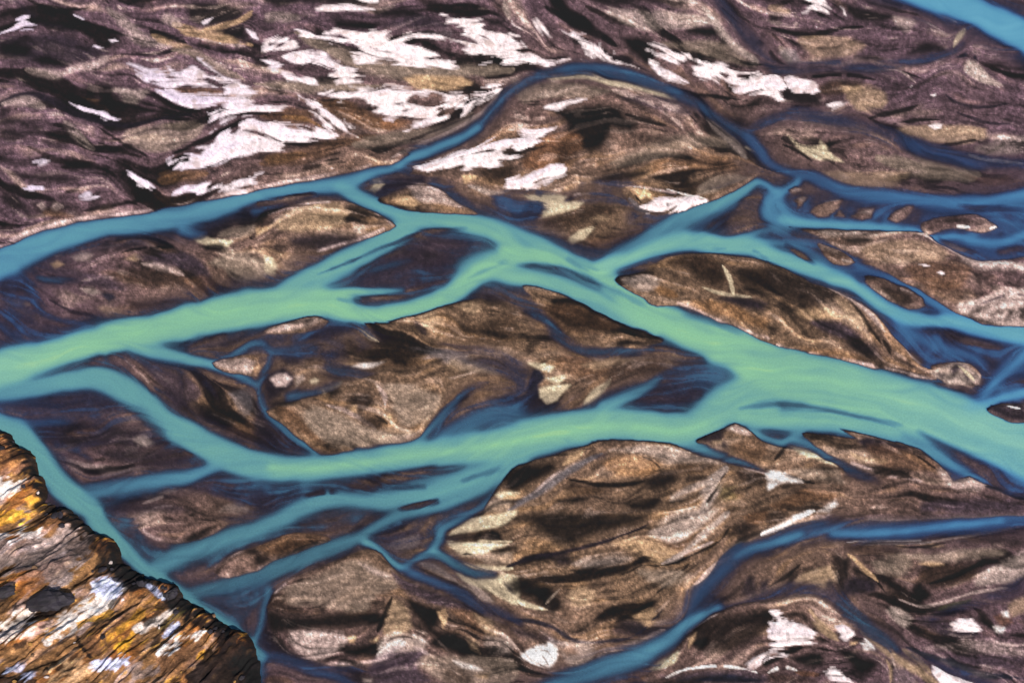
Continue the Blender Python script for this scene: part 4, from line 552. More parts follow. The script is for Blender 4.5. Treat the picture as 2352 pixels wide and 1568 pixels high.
# white deposits: (label, tile, outline, holes as [(tile, outline)...])
WHITE = [
 ('slender white tongue beside the dark curved gully at far left', '00', "340,800 500,830 600,910 800,950 950,1010 1100,1090 1130,1110 950,1110 780,1050 650,980 560,930 440,870", []),
 ('jagged white patch with three upward points left of the sandy fork', '00', "1180,590 1300,620 1400,660 1550,670 1540,610 1650,670 1760,600 1850,650 2000,720 2150,770 2050,770 1900,735 1750,730 1600,740 1450,750 1330,740 1270,690 1390,685 1250,640", []),
 ('thin white wedge tapering along the sandy channel at upper left', '00', "1830,550 1950,630 2100,720 2250,800 2340,870 2200,880 2080,850 2070,800 2150,770 1980,680 1880,600", []),
 ('small ragged white strip under the jagged three-pointed patch', '00', "1400,765 1600,755 1700,745 1900,755 2000,810 1850,790 1770,810 1650,800 1500,795", []),
 ('broad greyish white patch left of the brown hummock at upper left', '00', "1430,850 1650,880 1900,880 2150,920 2352,975 2600,1000 2450,1050 2350,1040 2200,1050 2050,1120 1950,1120 1870,1050 1700,990 1640,960", [('00', "1780,970 1950,930 2100,950 2000,1000 1850,1000")]),
 ('large comb-edged white patch above the orange-brown bank at left', 'F', "505,300 530,285 560,280 593,280 640,283 690,297 740,303 768,312 715,327 675,335 638,352 590,362 540,368 490,382 440,390 400,391 376,378 400,365 440,348 475,330", [('F', "425,358 437,352 440,364 430,370"), ('F', "440,350 462,346 464,362 446,356"), ('F', "655,286 700,296 690,304 660,296"), ('F', "560,300 620,312 640,316 600,310"), ('F', "530,305 540,292 552,296 540,306")]),
 ('pointed white triangle at the far left edge', '00', "0,290 120,245 150,170 230,130 340,235 200,260 0,320", []),
 ('split white streak by the black gully at the top left', '00', "380,85 480,110 570,140 700,150 780,180 690,210 600,255 640,205 590,200 570,160", []),
 ('string of little white flecks below the top left gully', '00', "880,255 950,280 1020,330 960,300", []),
 ('tiny ragged white fleck with a tail at upper left', '00', "990,370 1050,355 1110,380 1030,390", []),
 ('tiny flat white fleck in the dark violet ground at upper left', '00', "820,420 880,420 950,440 900,445", []),
 ('white fleck inside the black patch above the sandy fork', '00', "1850,215 1900,180 1960,170 1920,220 1870,235", []),
 ('narrow white streak right of the sandy fork', '00', "2235,240 2352,310 2370,360 2320,345 2270,290", []),
 ('smudged white patch on dark ground at left above the teal arm', '00', "285,1480 400,1450 480,1480 440,1510 380,1535 300,1520", []),
 ('white patch with a hooked tail pointing at the orange bank at left', 'F', "236,365 262,380 288,392 312,400 338,415 355,430 350,439 320,445 288,444 262,442 250,428 270,432 300,430 275,407 255,398", [('F', "262,402 285,412 300,424 275,420")]),
 ('small white sliver on the dark slope near the left edge', '01', "210,180 300,150 410,140 390,180 300,195", []),
 ('flat white lens above the teal arm at left', '01', "590,230 750,230 820,200 960,255 850,280 700,270", [('01', "690,190 730,200 725,240 690,235")]),
 ('long white lens right on the bank of the upper left teal arm', '01', "1620,185 1750,180 1880,130 2050,100 2180,90 2352,30 2450,10 2300,120 2150,190 1900,207 1700,197", [('01', "2050,100 2130,100 2110,150 2070,130"), ('01', "1860,170 1920,160 1900,195")]),
 ('arched white patch left of the big white sheet', '10', "20,430 100,380 280,340 350,370 420,440 300,465 150,470 50,460", [('10', "120,400 240,400 220,430 130,425")]),
 ('long white wedge pointing right to the tan flat', '10', "270,540 350,480 500,480 650,530 800,590 920,640 1020,690 900,755 750,775 680,750 620,705 560,700 700,650 500,605 350,580", []),
 ('ragged white strip under the long white wedge', '10', "250,690 400,720 540,730 560,770 480,780 390,750 280,735", []),
 ('thin white streak left of the long white wedge', '10', "0,530 150,560 280,600 200,615 60,570", []),
 ('white bar at the top edge left of centre', '10', "870,-40 1120,0 1120,30 950,30", []),
 ('pale white streak on the far plain below the top edge bar', '10', "540,80 700,60 1070,90 750,110 560,100", []),
 ('biggest white sheet sweeping above the tan flat towards the river bend', '10', "380,290 500,290 550,335 700,345 850,320 720,270 850,290 1000,290 1080,260 1200,330 1400,330 1600,320 1780,325 1950,290 1800,200 1700,130 1900,170 2080,200 2110,280 2352,270 2420,330 2460,400 2560,500 2640,545 2860,540 2560,582 2352,590 2200,592 1800,612 1600,612 1400,612 1250,570 950,580 900,540 850,500 720,450 900,440 700,412 560,372 420,335", [('10', "1380,400 1600,365 1800,370 1950,440 1900,500 1750,555 1500,545 1700,500 1600,450"), ('10', "820,405 1050,440 1300,490 1450,510 1300,500 1050,455"), ('10', "1850,300 2010,385 1880,370 1780,330"), ('10', "1190,320 1260,340 1200,345"), ('10', "2095,340 2160,380 2130,375"), ('10', "2400,360 2440,400 2500,480 2440,450")]),
 ('white patch with brown islands left of the dark blue bend', '10', "600,870 700,830 900,820 1200,820 1450,840 1750,850 2000,830 2250,820 2150,910 2050,1000 1900,1070 1700,1120 1500,1170 1340,1230 1480,1150 1550,1100 1350,1100 1200,1070 1050,1000 950,900 700,912", [('10', "1400,900 1550,850 1720,860 1770,950 1560,980 1430,970"), ('10', "1680,990 1860,1000 1900,1040 1700,1060"), ('10', "1820,920 1900,900 1940,930 1860,950"), ('10', "1910,860 2050,890 1960,912"), ('10', "910,885 1020,880 940,895"), ('10', "1360,985 1430,1000 1380,1010")]),
 ('white streak running down the brown slope left of the patch with islands', '10', "400,930 560,970 550,1010 650,1050 800,1120 950,1170 1150,1210 1000,1222 800,1190 620,1150 700,1110 530,1050", []),
 ('long white wedge on the near bank of the upper bend', '10', "1470,1530 1700,1460 1900,1420 2100,1350 2352,1280 2550,1240 2750,1190 2600,1260 2530,1380 2400,1480 2250,1500 2200,1530 2000,1552 1800,1570 1700,1592", [('10', "1870,1450 1910,1430 1890,1480"), ('10', "2310,1380 2350,1350 2330,1400")]),
 ('thin white streak up the slope right of the biggest sheet', '20', "190,130 260,200 330,270 350,330 480,390 400,375 300,320 230,240", []),
 ('serrated white band above the dark blue bend', '20', "480,300 560,290 650,340 720,390 790,430 800,405 880,470 960,500 1050,575 1150,610 1240,655 1100,622 900,572 800,530 650,460 540,370", []),
 ('white patch right of the black hollow near the top', '20', "1150,350 1300,370 1450,440 1550,460 1640,490 1650,540 1580,562 1450,540 1350,480 1230,385", []),
 ('slim white wedge beside the dark blue bend', '20', "1270,570 1400,640 1550,710 1600,762 1500,752 1350,685", []),
 ('broken white band descending right of the bend', '20', "1680,520 1800,560 1900,570 2000,600 2100,640 2250,670 2352,700 2420,690 2470,780 2482,830 2450,912 2352,882 2150,842 2050,800 1950,735 1800,722 1680,682 1660,612 1720,592", [('20', "1930,690 1970,700 1960,730"), ('20', "2090,690 2200,680 2180,740 2120,720"), ('20', "2190,670 2260,690 2270,730 2200,710")]),
 ('ragged white patch at the right end of the broken band', '30', "160,740 200,700 320,730 440,780 450,830 410,862 330,800 250,860 200,790", []),
 ('small white patch alone on tan ground at upper right', '30', "530,960 600,930 700,940 760,940 680,980 600,1000", []),
 ('twisted white patch at the top edge right of centre', '30', "310,-40 500,-40 550,60 600,110 600,150 510,145 620,210 470,222 480,170 500,130 320,120 350,50", [('30', "520,170 580,190 560,205 510,200")]),
 ('white exclamation-shaped fleck near the top right', '30', "640,50 690,75 715,110 720,150 700,140 680,90", []),
 ('small white arrowhead on the right far plain', '30', "1270,830 1310,785 1360,800 1300,820", []),
 ('small white blob above the grey bend at upper right', '30', "1470,870 1550,870 1520,897", []),
 ('pale patch on the tan bar above the grey-blue channel', '30', "1465,1155 1600,1145 1590,1180 1530,1192", []),
 ('thin white streak on top of the bar inside the bend', '20', "270,1000 400,940 680,910 600,950 400,1000", []),
 ('white lens on the near edge of the bar inside the bend', '21', "-20,110 150,60 300,10 450,-10 515,40 400,80 250,120 150,172 80,150", [('21', "200,120 240,118 220,135")]),
 ('white patch beside the tan star-shaped spot in the middle', '21', "1190,340 1300,270 1450,260 1600,240 1770,280 1650,335 1500,370 1250,370", [('21', "1415,290 1440,300 1425,325")]),
 ('white fleck on the wedge terrace at right', '31', "1365,880 1430,875 1495,897 1430,900", []),
 ('little white ring on the wedge terrace at right', '31', "1545,955 1580,940 1625,962 1590,975", []),
 ('largest white patch at the lower right', '33', "10,910 90,900 200,990 400,1070 435,1190 250,1240 100,1290 -60,1320 0,1240 40,1200 20,1130 50,1060", []),
 ('small heart-shaped cream white patch at the lower right', '33', "620,1065 680,1048 800,1090 805,1130 720,1200 650,1160", []),
 ('white fin-shaped patch below the navy channel at lower right', '33', "1690,1025 1780,970 1870,980 1920,1040 1950,1105 1820,1085 1740,1065", []),
 ('white block cut by the bottom edge at lower right', '33', "1500,1410 1700,1430 1900,1500 1990,1600 1600,1600 1560,1500", []),
 ('ragged white patch near the bottom edge left of the tan track', '33', "480,1465 580,1420 700,1470 760,1550 650,1540 520,1520", []),
 ('thin white spear left of the largest lower right patch', '23', "2080,1442 2200,1330 2352,1270 2400,1270 2300,1345 2180,1435", []),
]
# ------------------------------------------------------------------ hillside in the near left corner
HILL_EDGE = [(-900,1010),(-300,1000),(0,1004),(15,1011),(28,1039),(50,1049),(60,1061),(72,1091),(85,1109),(92,1134),(100,1154),(120,1166),(150,1181),(180,1208),(215,1236),(245,1256),(265,1281),(267,1301),(300,1323),(350,1343),(375,1356),(400,1361),(410,1381),(445,1408),(475,1428),(510,1451),(550,1476),(572,1501),(577,1526),(580,1568),(600,1640),(640,1800),(700,2200)]
HILLPATCH = [
 ('P','rust',.8,9,'02',"-200,890 60,900 240,1110 250,1180 100,1200 -200,1250"), ('P','chalk',.7,9,'02',"-200,1290 100,1280 220,1340 120,1420 -200,1440"), ('P','gold',.6,9,'02',"150,1520 300,1420 420,1480 480,1560 250,1568"), ('P','gold',.9,9,'03',"-200,0 300,0 350,60 150,110 -200,150"), ('P','brown',.8,9,'03',"300,40 560,30 650,140 450,170 300,110"), ('P','chalk',.8,8,'03',"-200,210 150,180 390,155 250,220 -200,260"),
 ('P','grey',.75,12,'03',"-200,260 300,230 700,200 850,330 700,560 450,690 200,560 -200,560"), ('P','pink',.5,9,'03',"350,250 600,150 750,220 600,330"), ('P','rust',.7,12,'03',"170,560 400,520 420,680 250,760"), ('P','black',.95,6,'03',"210,830 300,760 480,730 600,800 655,880 550,935 400,940 300,880"), ('S','chalk',.95,14,'03',"1120,660,60 980,800,90 800,930,90 600,1050,80 430,1190,50"), ('P','bluewhite',.9,8,'03',"870,600 1050,620 1140,690 1050,820 880,740"), ('P','bluewhite',.6,6,'03',"900,610 980,590 960,660"),
 ('S','gold',.9,8,'03',"1010,930,30 880,980,30 730,1030,14"), ('P','gold',.95,7,'03',"1030,1240 1130,1140 1260,1050 1200,1200 1090,1310"), ('S','brown',.85,12,'03',"800,1250,60 1100,1010,80 1400,820,60"), ('S','gold',.6,9,'03',"1000,1150,30 1250,950,40 1400,820,30"), ('S','chalk',.75,9,'03',"1250,1080,20 1400,1020,30 1620,880,24"), ('P','bluewhite',.85,9,'03',"820,1370 1000,1330 1180,1330 1100,1420 900,1440"), ('P','brown',.9,10,'03',"1450,1350 1700,1200 1850,1180 1870,1300 1700,1450 1500,1500"), ('P','chalk',.85,8,'03',"1470,1290 1650,1130 1860,1095 1700,1200 1550,1280"),
 ('P','gold',.7,7,'03',"1820,1330 1960,1240 1910,1360"), ('P','black',.97,12,'03',"1850,1400 2060,1150 2300,1230 2400,1450 2400,1700 1600,1700 1720,1480"), ('P','black',.97,8,'03',"930,480 1060,440 1320,580 1400,690 1200,740 1060,610"), ('S','black',.95,8,'03',"1500,760,40 1680,880,70 1850,1000,80 2050,1130,70"), ('S','black',.85,8,'03',"560,30,40 720,160,50 880,280,60 1010,420,60"), ('S','black',.85,8,'02',"80,960,30 220,1110,40 300,1250,40 360,1400,30"), ('P','black',.9,12,'03',"-100,740 130,720 220,800 130,860 -100,900"), ('P','black',.9,10,'03',"-100,1480 200,1490 340,1568 -100,1640"), ('P','bluewhite',.6,9,'03',"0,1420 200,1440 330,1500 150,1490"), ('S','black',.95,4,'03',"700,1130,12 740,1230,22 830,1330,10"), ('S','black',.8,6,'03',"560,1430,16 700,1310,20 760,1250,12"),
 ('S','bluewhite',.9,5,'03',"1340,650,20 1420,710,34 1500,790,18"), ('S','bluewhite',.85,5,'03',"1510,1140,22 1570,1070,34 1630,1020,18"), ('S','black',.85,8,'03',"1350,1010,26 1500,860,40 1600,790,24"), ('P','olive',.6,9,'03',"1400,1040 1600,930 1700,900 1500,1080"), ('S','black',.8,8,'03',"1240,1400,20 1380,1260,34 1480,1120,26 1520,1000,14"), ('S','black',.8,9,'03',"30,1150,30 250,960,40 420,940,26"), ('S','dark',.8,9,'03',"150,1240,26 350,1080,34 480,980,18"), ('S','black',.85,7,'03',"1010,860,16 1150,740,30 1230,680,26"), ('P','dark',.7,9,'03',"620,230 800,280 900,360 780,450 650,380"), ('S','dark',.7,8,'03',"820,600,20 960,520,30 1040,430,20"),  # leading blue-white strokes paint glints onto the slope
 ('P','orange',.7,12,'03',"300,1350 500,1200 700,1150 650,1350 450,1460"), ('P','sand',.6,12,'03',"380,1480 700,1330 820,1400 700,1568 450,1568"), ('P','chalk',.5,12,'03',"-50,1080 250,920 330,900 200,1080 0,1200"), ('P','orange',.6,12,'03',"1050,820 1250,740 1450,760 1350,880 1150,930"), ('P','grey',.6,10,'03',"1200,1440 1400,1380 1450,1450 1300,1540"),
]
BARNAMES = [
 (1365, 1279, 'broad brown lower bar along the near bank of the lower main arm'), (1347, 373, 'large domed bar with the black hollow inside the dark blue bend'),
 (1052, 848, 'long central bar between the two green main arms'), (467, 593, 'brown bar between the upper left teal arm and the upper main arm'),
 (1806, 717, 'orange-brown wedge bar pointing left into the confluence'), (2227, 627, 'brown wedge terrace between the blue arms at the right edge'),
 (480, 921, 'dark bar left of the thin teal thread at centre left'), (261, 1028, 'dark violet flat between the near left green arm and the lower main arm'),
 (418, 1177, 'dark bar under the short teal link at lower left'), (644, 1253, 'long narrow bar between two lower left strands'),
 (580, 777, 'small bar tucked under the upper main arm at centre left'), (-50, 747, 'violet flat at the left edge'), (999, 564, 'sunken violet bar in the fork below the upper confluence'),
 (938, 1241, 'small grey bar looped by thin teal strands at lower centre'), (2056, 671, 'dark lens-shaped bar between two blue arms at right'), (1701, 497, 'small dark bar left of the blue junction'),
 (1878, 458, 'low dark islet below the far right blue arm'), (565, 834, 'small pinkish bar beside the thin teal thread'), (872, 1105, 'narrow dark bar just below the lower main arm'),
 (632, 1125, 'thin dark bar at the bend of the lower main arm'), (92, 753, 'small violet flat above the upper main arm at far left'),
]
USED_BARS = set()
def bar_label(x, y):
    best = min(BARNAMES, key=lambda t: (t[0] - x) ** 2 + (t[1] - y) ** 2)
    if best in USED_BARS or (best[0] - x) ** 2 + (best[1] - y) ** 2 > 90 ** 2:
        return None
    USED_BARS.add(best)
    return best[2]
# ------------------------------------------------------------------ flow of the land and the water
def hill_F():
    return np.array(HILL_EDGE + [(-900, 2200)], float)

W_Q = []
for tile, s, d0, d1, soft, hue in WATER:
    Q = smooth(extend(parse(tile, s)))
    Q[:, 2] = np.maximum(Q[:, 2], 1.0)
    W_Q.append((Q, d0, d1, soft, hue))
    add_flow(Q, 1.0)
for tile, s, k, soft in BARS:
    add_flow(smooth(parse(tile, s)), .6)
for rz, tile, s in BANKS:
    add_flow(smooth(parse(tile, s), True), .5)
P_Q = []
for kind, col, op, fray, tile, s in PATCH:
    P = parse(tile, s)
    if kind == 'S':
        Q = smooth(P)
        tt_ = np.linspace(0, 1, len(Q))
        Q[:, 2] = np.maximum(Q[:, 2], 2.8)
        Q[:, 2] *= 1.12 * (.3 + .7 * np.sin(np.pi * np.clip(tt_, .0, 1)) ** .55)
        add_flow(Q, .9)
    else:
        Q = smooth(P, True, 14)
        c = Q[:, :2] - Q[:, :2].mean(0)
        ev, evec = np.linalg.eigh(c.T @ c)
        a = evec[:, 1]
        wgt = 1 - ev[0] / (ev[1] + 1e-6)
        for p in P:
            FLOW.append((p[0], p[1], a[0], a[1], 25 * wgt))
    P_Q.append((kind, col, op, fray, Q))
for lab, tile, s, holes in WHITE:
    Q = smooth(parse(tile, s), True, 14)
    c = Q[:, :2] - Q[:, :2].mean(0)
    ev, evec = np.linalg.eigh(c.T @ c)
    for p in parse(tile, s):
        FLOW.append((p[0], p[1], evec[0, 1], evec[1, 1], 20))

FL = np.array(FLOW)
cgx, cgy = np.meshgrid(np.linspace(xs[0], xs[-1], 190), np.linspace(ys[0], ys[-1], 130))
C2 = np.full(cgx.shape, 0.0)
S2 = np.zeros(cgx.shape)
c2 = (FL[:, 2] ** 2 - FL[:, 3] ** 2) * FL[:, 4]
s2 = (2 * FL[:, 2] * FL[:, 3]) * FL[:, 4]
for r in range(cgx.shape[0]):
    d2 = (cgx[r][:, None] - FL[:, 0][None]) ** 2 + (cgy[r][:, None] - FL[:, 1][None]) ** 2
    w = 1 / (d2 + 160.0) ** 1.6
    C2[r] = (w * c2).sum(1) + 4e-4 * w.sum(1)
    S2[r] = (w * s2).sum(1)
nrm = np.hypot(C2, S2) + 1e-12
C2 /= nrm
S2 /= nrm
def up(a):
    fx = (xs - xs[0]) / (xs[-1] - xs[0]) * (a.shape[1] - 1.001)
    fy = (ys - ys[0]) / (ys[-1] - ys[0]) * (a.shape[0] - 1.001)
    ix, iy = fx.astype(int), fy.astype(int)
    tx, ty = (fx - ix)[None, :], (fy - iy)[:, None]
    g = lambda j, i: a[np.ix_(j, i)]
    return (g(iy, ix) * (1 - tx) + g(iy, ix + 1) * tx) * (1 - ty) + (g(iy + 1, ix) * (1 - tx) + g(iy + 1, ix + 1) * tx) * ty
ang = 0.5 * np.arctan2(up(S2), up(C2))
wob = unit(blur(rng.standard_normal((H, W)), 14))
ang = ang + 0.15 * wob + .2 * unit(blur(rng.standard_normal((H, W)), 6))
VX, VY = np.cos(ang).astype(np.float32), np.sin(ang).astype(np.float32)

def lic(fields, lengths):
    """streak noise: average each field along the flow, returned for every length"""
    acc = [[np.zeros((H, W), np.float32) for _ in lengths] for _ in fields]
    jj, ii = np.mgrid[0:H, 0:W].astype(np.float32)
    for sgn in (1, -1):
        px, py = ii.copy(), jj.copy()
        lx, ly = VX * sgn, VY * sgn
        for k in range(max(lengths)):
            a = np.clip(py.round().astype(np.int32), 0, H - 1)
            b = np.clip(px.round().astype(np.int32), 0, W - 1)
            idx = a * W + b
            for f, ac in zip(fields, acc):
                v = f.ravel()[idx.ravel()].reshape(H, W)
                for L, A in zip(lengths, ac):
                    if k < L:
                        A += v
            dx = VX.ravel()[idx.ravel()].reshape(H, W)
            dy = VY.ravel()[idx.ravel()].reshape(H, W)
            s = np.where(dx * lx + dy * ly < 0, -1.0, 1.0).astype(np.float32)
            lx, ly = dx * s, dy * s
            px += lx
            py += ly
    return [[unit(A) for A in ac] for ac in acc]

white = rng.standard_normal((H, W)).astype(np.float32)
mid = unit(blur(rng.standard_normal((H, W)), 1, 1)).astype(np.float32)
coarse = unit(blur(rng.standard_normal((H, W)), 2, 2)).astype(np.float32)
broad = unit(blur(rng.standard_normal((H, W)), 5, 2)).astype(np.float32)
(m_s, m_l), (c_s, c_l), (b_s, b_l) = lic([mid, coarse, broad], (7, 40))
iso = unit(blur(rng.standard_normal((H, W)), 2, 2))
iso2 = unit(blur(rng.standard_normal((H, W)), 1, 1))
big = unit(blur(rng.standard_normal((H, W)), 22))
FR = unit(.75 * m_l + .4 * m_s + .8 * c_l + .6 * c_s + .4 * b_s)          # edge fraying noise

# ------------------------------------------------------------------ water depth chart
D = np.zeros((H, W))
HN = np.full((H, W), 1e-4) * .5
HD = np.full((H, W), 1e-4)
for dep, hue, soft, tile, s in FILMS:
    Q = smooth(parse(tile, s), True, 14)
    sx, sy, sd = poly_sdf(Q, soft * 2)
    v = dep * sst(-soft * 1.2, soft * 1.2, sd + FR[sy, sx] * soft * .6) * np.clip(1 + .3 * c_l[sy, sx] + .2 * iso[sy, sx], .2, 1.6)
    D[sy, sx] = np.maximum(D[sy, sx], v)
    HN[sy, sx] += v ** 2 * hue
    HD[sy, sx] += v ** 2
for Q, d0, d1, soft, hue in W_Q:
    sx, sy, q, t = stroke_q(Q, 1.9, FR, min(3.5, Q[:, 2].mean() * .05 + soft * 1.6))
    dep = d0 + (d1 - d0) * t
    v = dep * (1 - sst(1 - soft * 1.0, 1.08 + soft * .9, q))
    D[sy, sx] = np.maximum(D[sy, sx], v)
    HN[sy, sx] += v ** 2 * hue
    HD[sy, sx] += v ** 2
D = blur(D, 2, 2)
D = np.maximum(D, .72 * blur(D, 5, 2))
D = np.maximum(D, .5 * blur(D, 11, 2))
for tile, s, k, soft in BARS:
    Q = smooth(parse(tile, s))
    Q[:, 2] *= 1.25
    sx, sy, q, t = stroke_q(Q, 1.5, FR, 1.5)
    D[sy, sx] *= 1 - k * (1 - sst(1 - soft, 1.15, q)) * (.35 + .65 * np.sin(np.clip(t, 0, 1) * np.pi) ** .5)
D = D * (1 + 0.025 * m_l + .045 * c_l + .03 * b_l) + sst(.03, .10, D) * sst(.38, .2, D) * (.10 * sst(.7, 1.9, m_l + .7 * c_l) - .03 * c_l - .03 * sst(.5, 1.5, -m_l))
BK = np.zeros((H, W))
for rz, tile, s in BANKS:
    Q = smooth(parse(tile, s), True, 14)
    sx, sy, sd = poly_sdf(Q, 12)
    small = np.ptp(Q[:, 0]) < 80
    m = sst(-6, 4, sd + 2 * FR[sy, sx]) * .9 if small else sst(-3.6, 2.6, sd + 1.6 * FR[sy, sx])
    D[sy, sx] *= 1 - m
    BK[sy, sx] = np.maximum(BK[sy, sx], m * rz * .62 * sst(-3, 12, sd))
D = np.clip(D, 0, 1.05)
HUE = np.clip(blur(HN / HD, 3, 2) + .42 * sst(1750, 2400, GX) + .2 * sst(300, -100, GX), 0, 1)

# ------------------------------------------------------------------ ground colours
def mix(C, col, a):
    return C * (1 - a[..., None]) + col * a[..., None]

rr = np.hypot((GX - 1300) / 1450, (GY - 900) / 1000)
viol = np.clip(sst(.35, 1.0, rr) + .25 * big * .3, 0, 1)
C = mix(np.broadcast_to(lin('#775d49'), (H, W, 3)).copy(), lin('#684f59'), viol)
# broad drifts of darker and lighter sand, drawn out by the flow
C = mix(C, lin('#241816'), .85 * sst(.55, 1.6, -.8 * b_l - .5 * c_l - .35 * big + .5 * sst(1000, 0, GX) * sst(800, 500, GY)))
C = mix(C, lin('#a48a78'), .45 * sst(.7, 2.2, .8 * b_l + .5 * c_l + .3 * big))
C = mix(C, lin('#8d6a48'), .5 * sst(.6, 2.0, c_l - .4 * b_s) * (1 - .8 * viol))
SM = np.zeros((H, W))          # how smooth the silt lies
for kind, col, op, fray, Q in P_Q:
    cc = lin(COL[col])
    if kind == 'P':
        sx, sy, sd = poly_sdf(Q, 22)
        sd = sd + fray * .62 * FR[sy, sx] * np.minimum(1, .4 + np.abs(sd) / 25)
        ex = (2 + .03 * math.sqrt(np.ptp(Q[:, 0]) * np.ptp(Q[:, 1]))) if col in ('black', 'dark', 'dviolet', 'dbrown') else 0
        a = op * sst(-2.6 - fray * .55 - ex, 2.6 + fray * .55 + ex, sd)
    else:
        sx, sy, q, t = stroke_q(Q, 1.7, FR, min(fray, .35 * Q[:, 2].mean() + 1) * .6)
        a = op * (1 - sst(.3, 1.3, q))
    C[sy, sx] = mix(C[sy, sx], cc, a)
    SM[sy, sx] = SM[sy, sx] * (1 - a) + a * (.85 if col in ('cream', 'sand', 'tan', 'gtan', 'black', 'navy', 'grey', 'dviolet') else .35)
for tile, s in LIT_RIMS:
    Q = smooth(extend(parse(tile, s)))
    Q[:, 2] = np.maximum(Q[:, 2], 4.6)
    sx, sy, q, t = stroke_q(Q, 1.5, FR, .7)
    C[sy, sx] = mix(C[sy, sx], lin('#c4aaa6'), .5 * (1 - sst(.0, 1.4, q)) * sst(-1.2, .8, FR[sy, sx]))
# thin dark and light threads left by small runnels, strongest on the far left plain
far = np.clip(.55 + .65 * sst(1100, 200, GX) * sst(900, 300, GY) + .4 * sst(700, 200, GY) + .3 * sst(1250, 1500, GY), 0, 1)
patchy = .3 + .7 * sst(-.9, .9, unit(blur(rng.standard_normal((H, W)), 16)))
far = far * (1 - .8 * SM) * patchy
C = mix(C, lin('#1c1314'), .8 * far * sst(1.1, 2.0, -m_l - .5 * c_s - .25 * b_l))
C = mix(C, lin('#ab958a'), .45 * far * sst(1.2, 2.1, m_l + .5 * c_s + .25 * b_s))
# wet margins and the bed under the water
near = blur(sst(.01, .12, D), 4, 2)
wet = np.clip(np.maximum(sst(.0, .06, D), .75 * near * (1 - sst(.1, .8, BK))), 0, 1)
C = mix(C, C * .6 + lin('#42363f') * .4, .65 * wet)
C = mix(C, lin('#433b47'), .75 * sst(.03, .2, D))
gain = np.exp(.09 * m_l + .06 * m_s + .13 * c_l + .08 * c_s + .09 * b_l + .16 * white + .16 * iso2 + .06 * iso)
C = C * (1 + (gain - 1) * (1 - .55 * wet) * (1 - .35 * SM))[..., None]
lum = C.mean(-1, keepdims=True)
C = C * (lum / .13) ** .55 * .69
C = np.clip(C, .003, .6)

# ------------------------------------------------------------------ relief
land = 0.45 + .25 * big + BK + .08 * m_s + .14 * c_l + .16 * b_l + .10 * iso + .05 * iso2
land = np.maximum(land, .12)
Z = land * (1 - sst(0, .10, D)) - 2.6 * D - .05 * sst(0, .02, D)
Z = blur(Z, 1, 2)
WX, WY = to_world(GX, GY)

# ------------------------------------------------------------------ materials
def new_mat(name):
    m = bpy.data.materials.new(name)
    m.use_nodes = True
    nt = m.node_tree
    nt.nodes.clear()
    o = nt.nodes.new('ShaderNodeOutputMaterial')
    p = nt.nodes.new('ShaderNodeBsdfPrincipled')
    nt.links.new(p.outputs[0], o.inputs[0])
    return m, nt, p, o

def N(nt, typ, **kw):
    n = nt.nodes.new(typ)
    for k, v in kw.items():
        if k.startswith('_'):
            setattr(n, k[1:], v)
        else:
            n.inputs[k].default_value = v
    return n

def sand_mat(name, lo=.6, hi=1.42, scale=.7, bump=.35, rough=.9):
    m, nt, p, o = new_mat(name)
    L = nt.links.new
    at = N(nt, 'ShaderNodeAttribute', _attribute_name='albedo')
    we = N(nt, 'ShaderNodeAttribute', _attribute_name='wet')
    tc = N(nt, 'ShaderNodeTexCoord')
    n1 = N(nt, 'ShaderNodeTexNoise', Scale=scale, Detail=5.0, Roughness=.7)
    n2 = N(nt, 'ShaderNodeTexNoise', Scale=scale * 3.1, Detail=3.0, Roughness=.7)
    L(tc.outputs['Object'], n1.inputs['Vector'])
    L(tc.outputs['Object'], n2.inputs['Vector'])
    ad = N(nt, 'ShaderNodeMath', _operation='ADD')
    L(n1.outputs['Fac'], ad.inputs[0])
    L(n2.outputs['Fac'], ad.inputs[1])
    mr = N(nt, 'ShaderNodeMapRange')
    mr.inputs['From Min'].default_value = .7
    mr.inputs['From Max'].default_value = 1.3
    mr.inputs['To Min'].default_value = lo
    mr.inputs['To Max'].default_value = hi
    L(ad.outputs[0], mr.inputs['Value'])
    mu = N(nt, 'ShaderNodeMix', _data_type='RGBA', _blend_type='MULTIPLY')
    mu.inputs['Factor'].default_value = 1
    L(at.outputs['Color'], mu.inputs['A'])
    L(mr.outputs[0], mu.inputs['B'])
    L(mu.outputs['Result'], p.inputs['Base Color'])
    rm = N(nt, 'ShaderNodeMapRange')
    rm.inputs['To Min'].default_value = rough
    rm.inputs['To Max'].default_value = .5
    L(we.outputs['Fac'], rm.inputs['Value'])
    L(rm.outputs[0], p.inputs['Roughness'])
    p.inputs['Specular IOR Level'].default_value = .25
    bu = N(nt, 'ShaderNodeBump', Strength=bump, Distance=.6)
    L(ad.outputs[0], bu.inputs['Height'])
    L(bu.outputs[0], p.inputs['Normal'])
    return m

M_SAND = sand_mat('sand_and_gravel')
M_WHITE = sand_mat('white_deposit', .9, 1.06, .4, .25, .85)
M_HILL = sand_mat('hillside_turf_and_rock', .6, 1.45, .5, .5, .9)

def ramp(nt, stops, k=(1, 1, 1)):
    r = nt.nodes.new('ShaderNodeValToRGB')
    r.color_ramp.interpolation = 'EASE' if False else 'LINEAR'
    el = r.color_ramp.elements
    for i, (p, h) in enumerate(stops):
        e = el[i] if i < 2 else el.new(p)
        e.position = p
        e.color = (*(lin(h) * np.array(k)), 1)
    return r

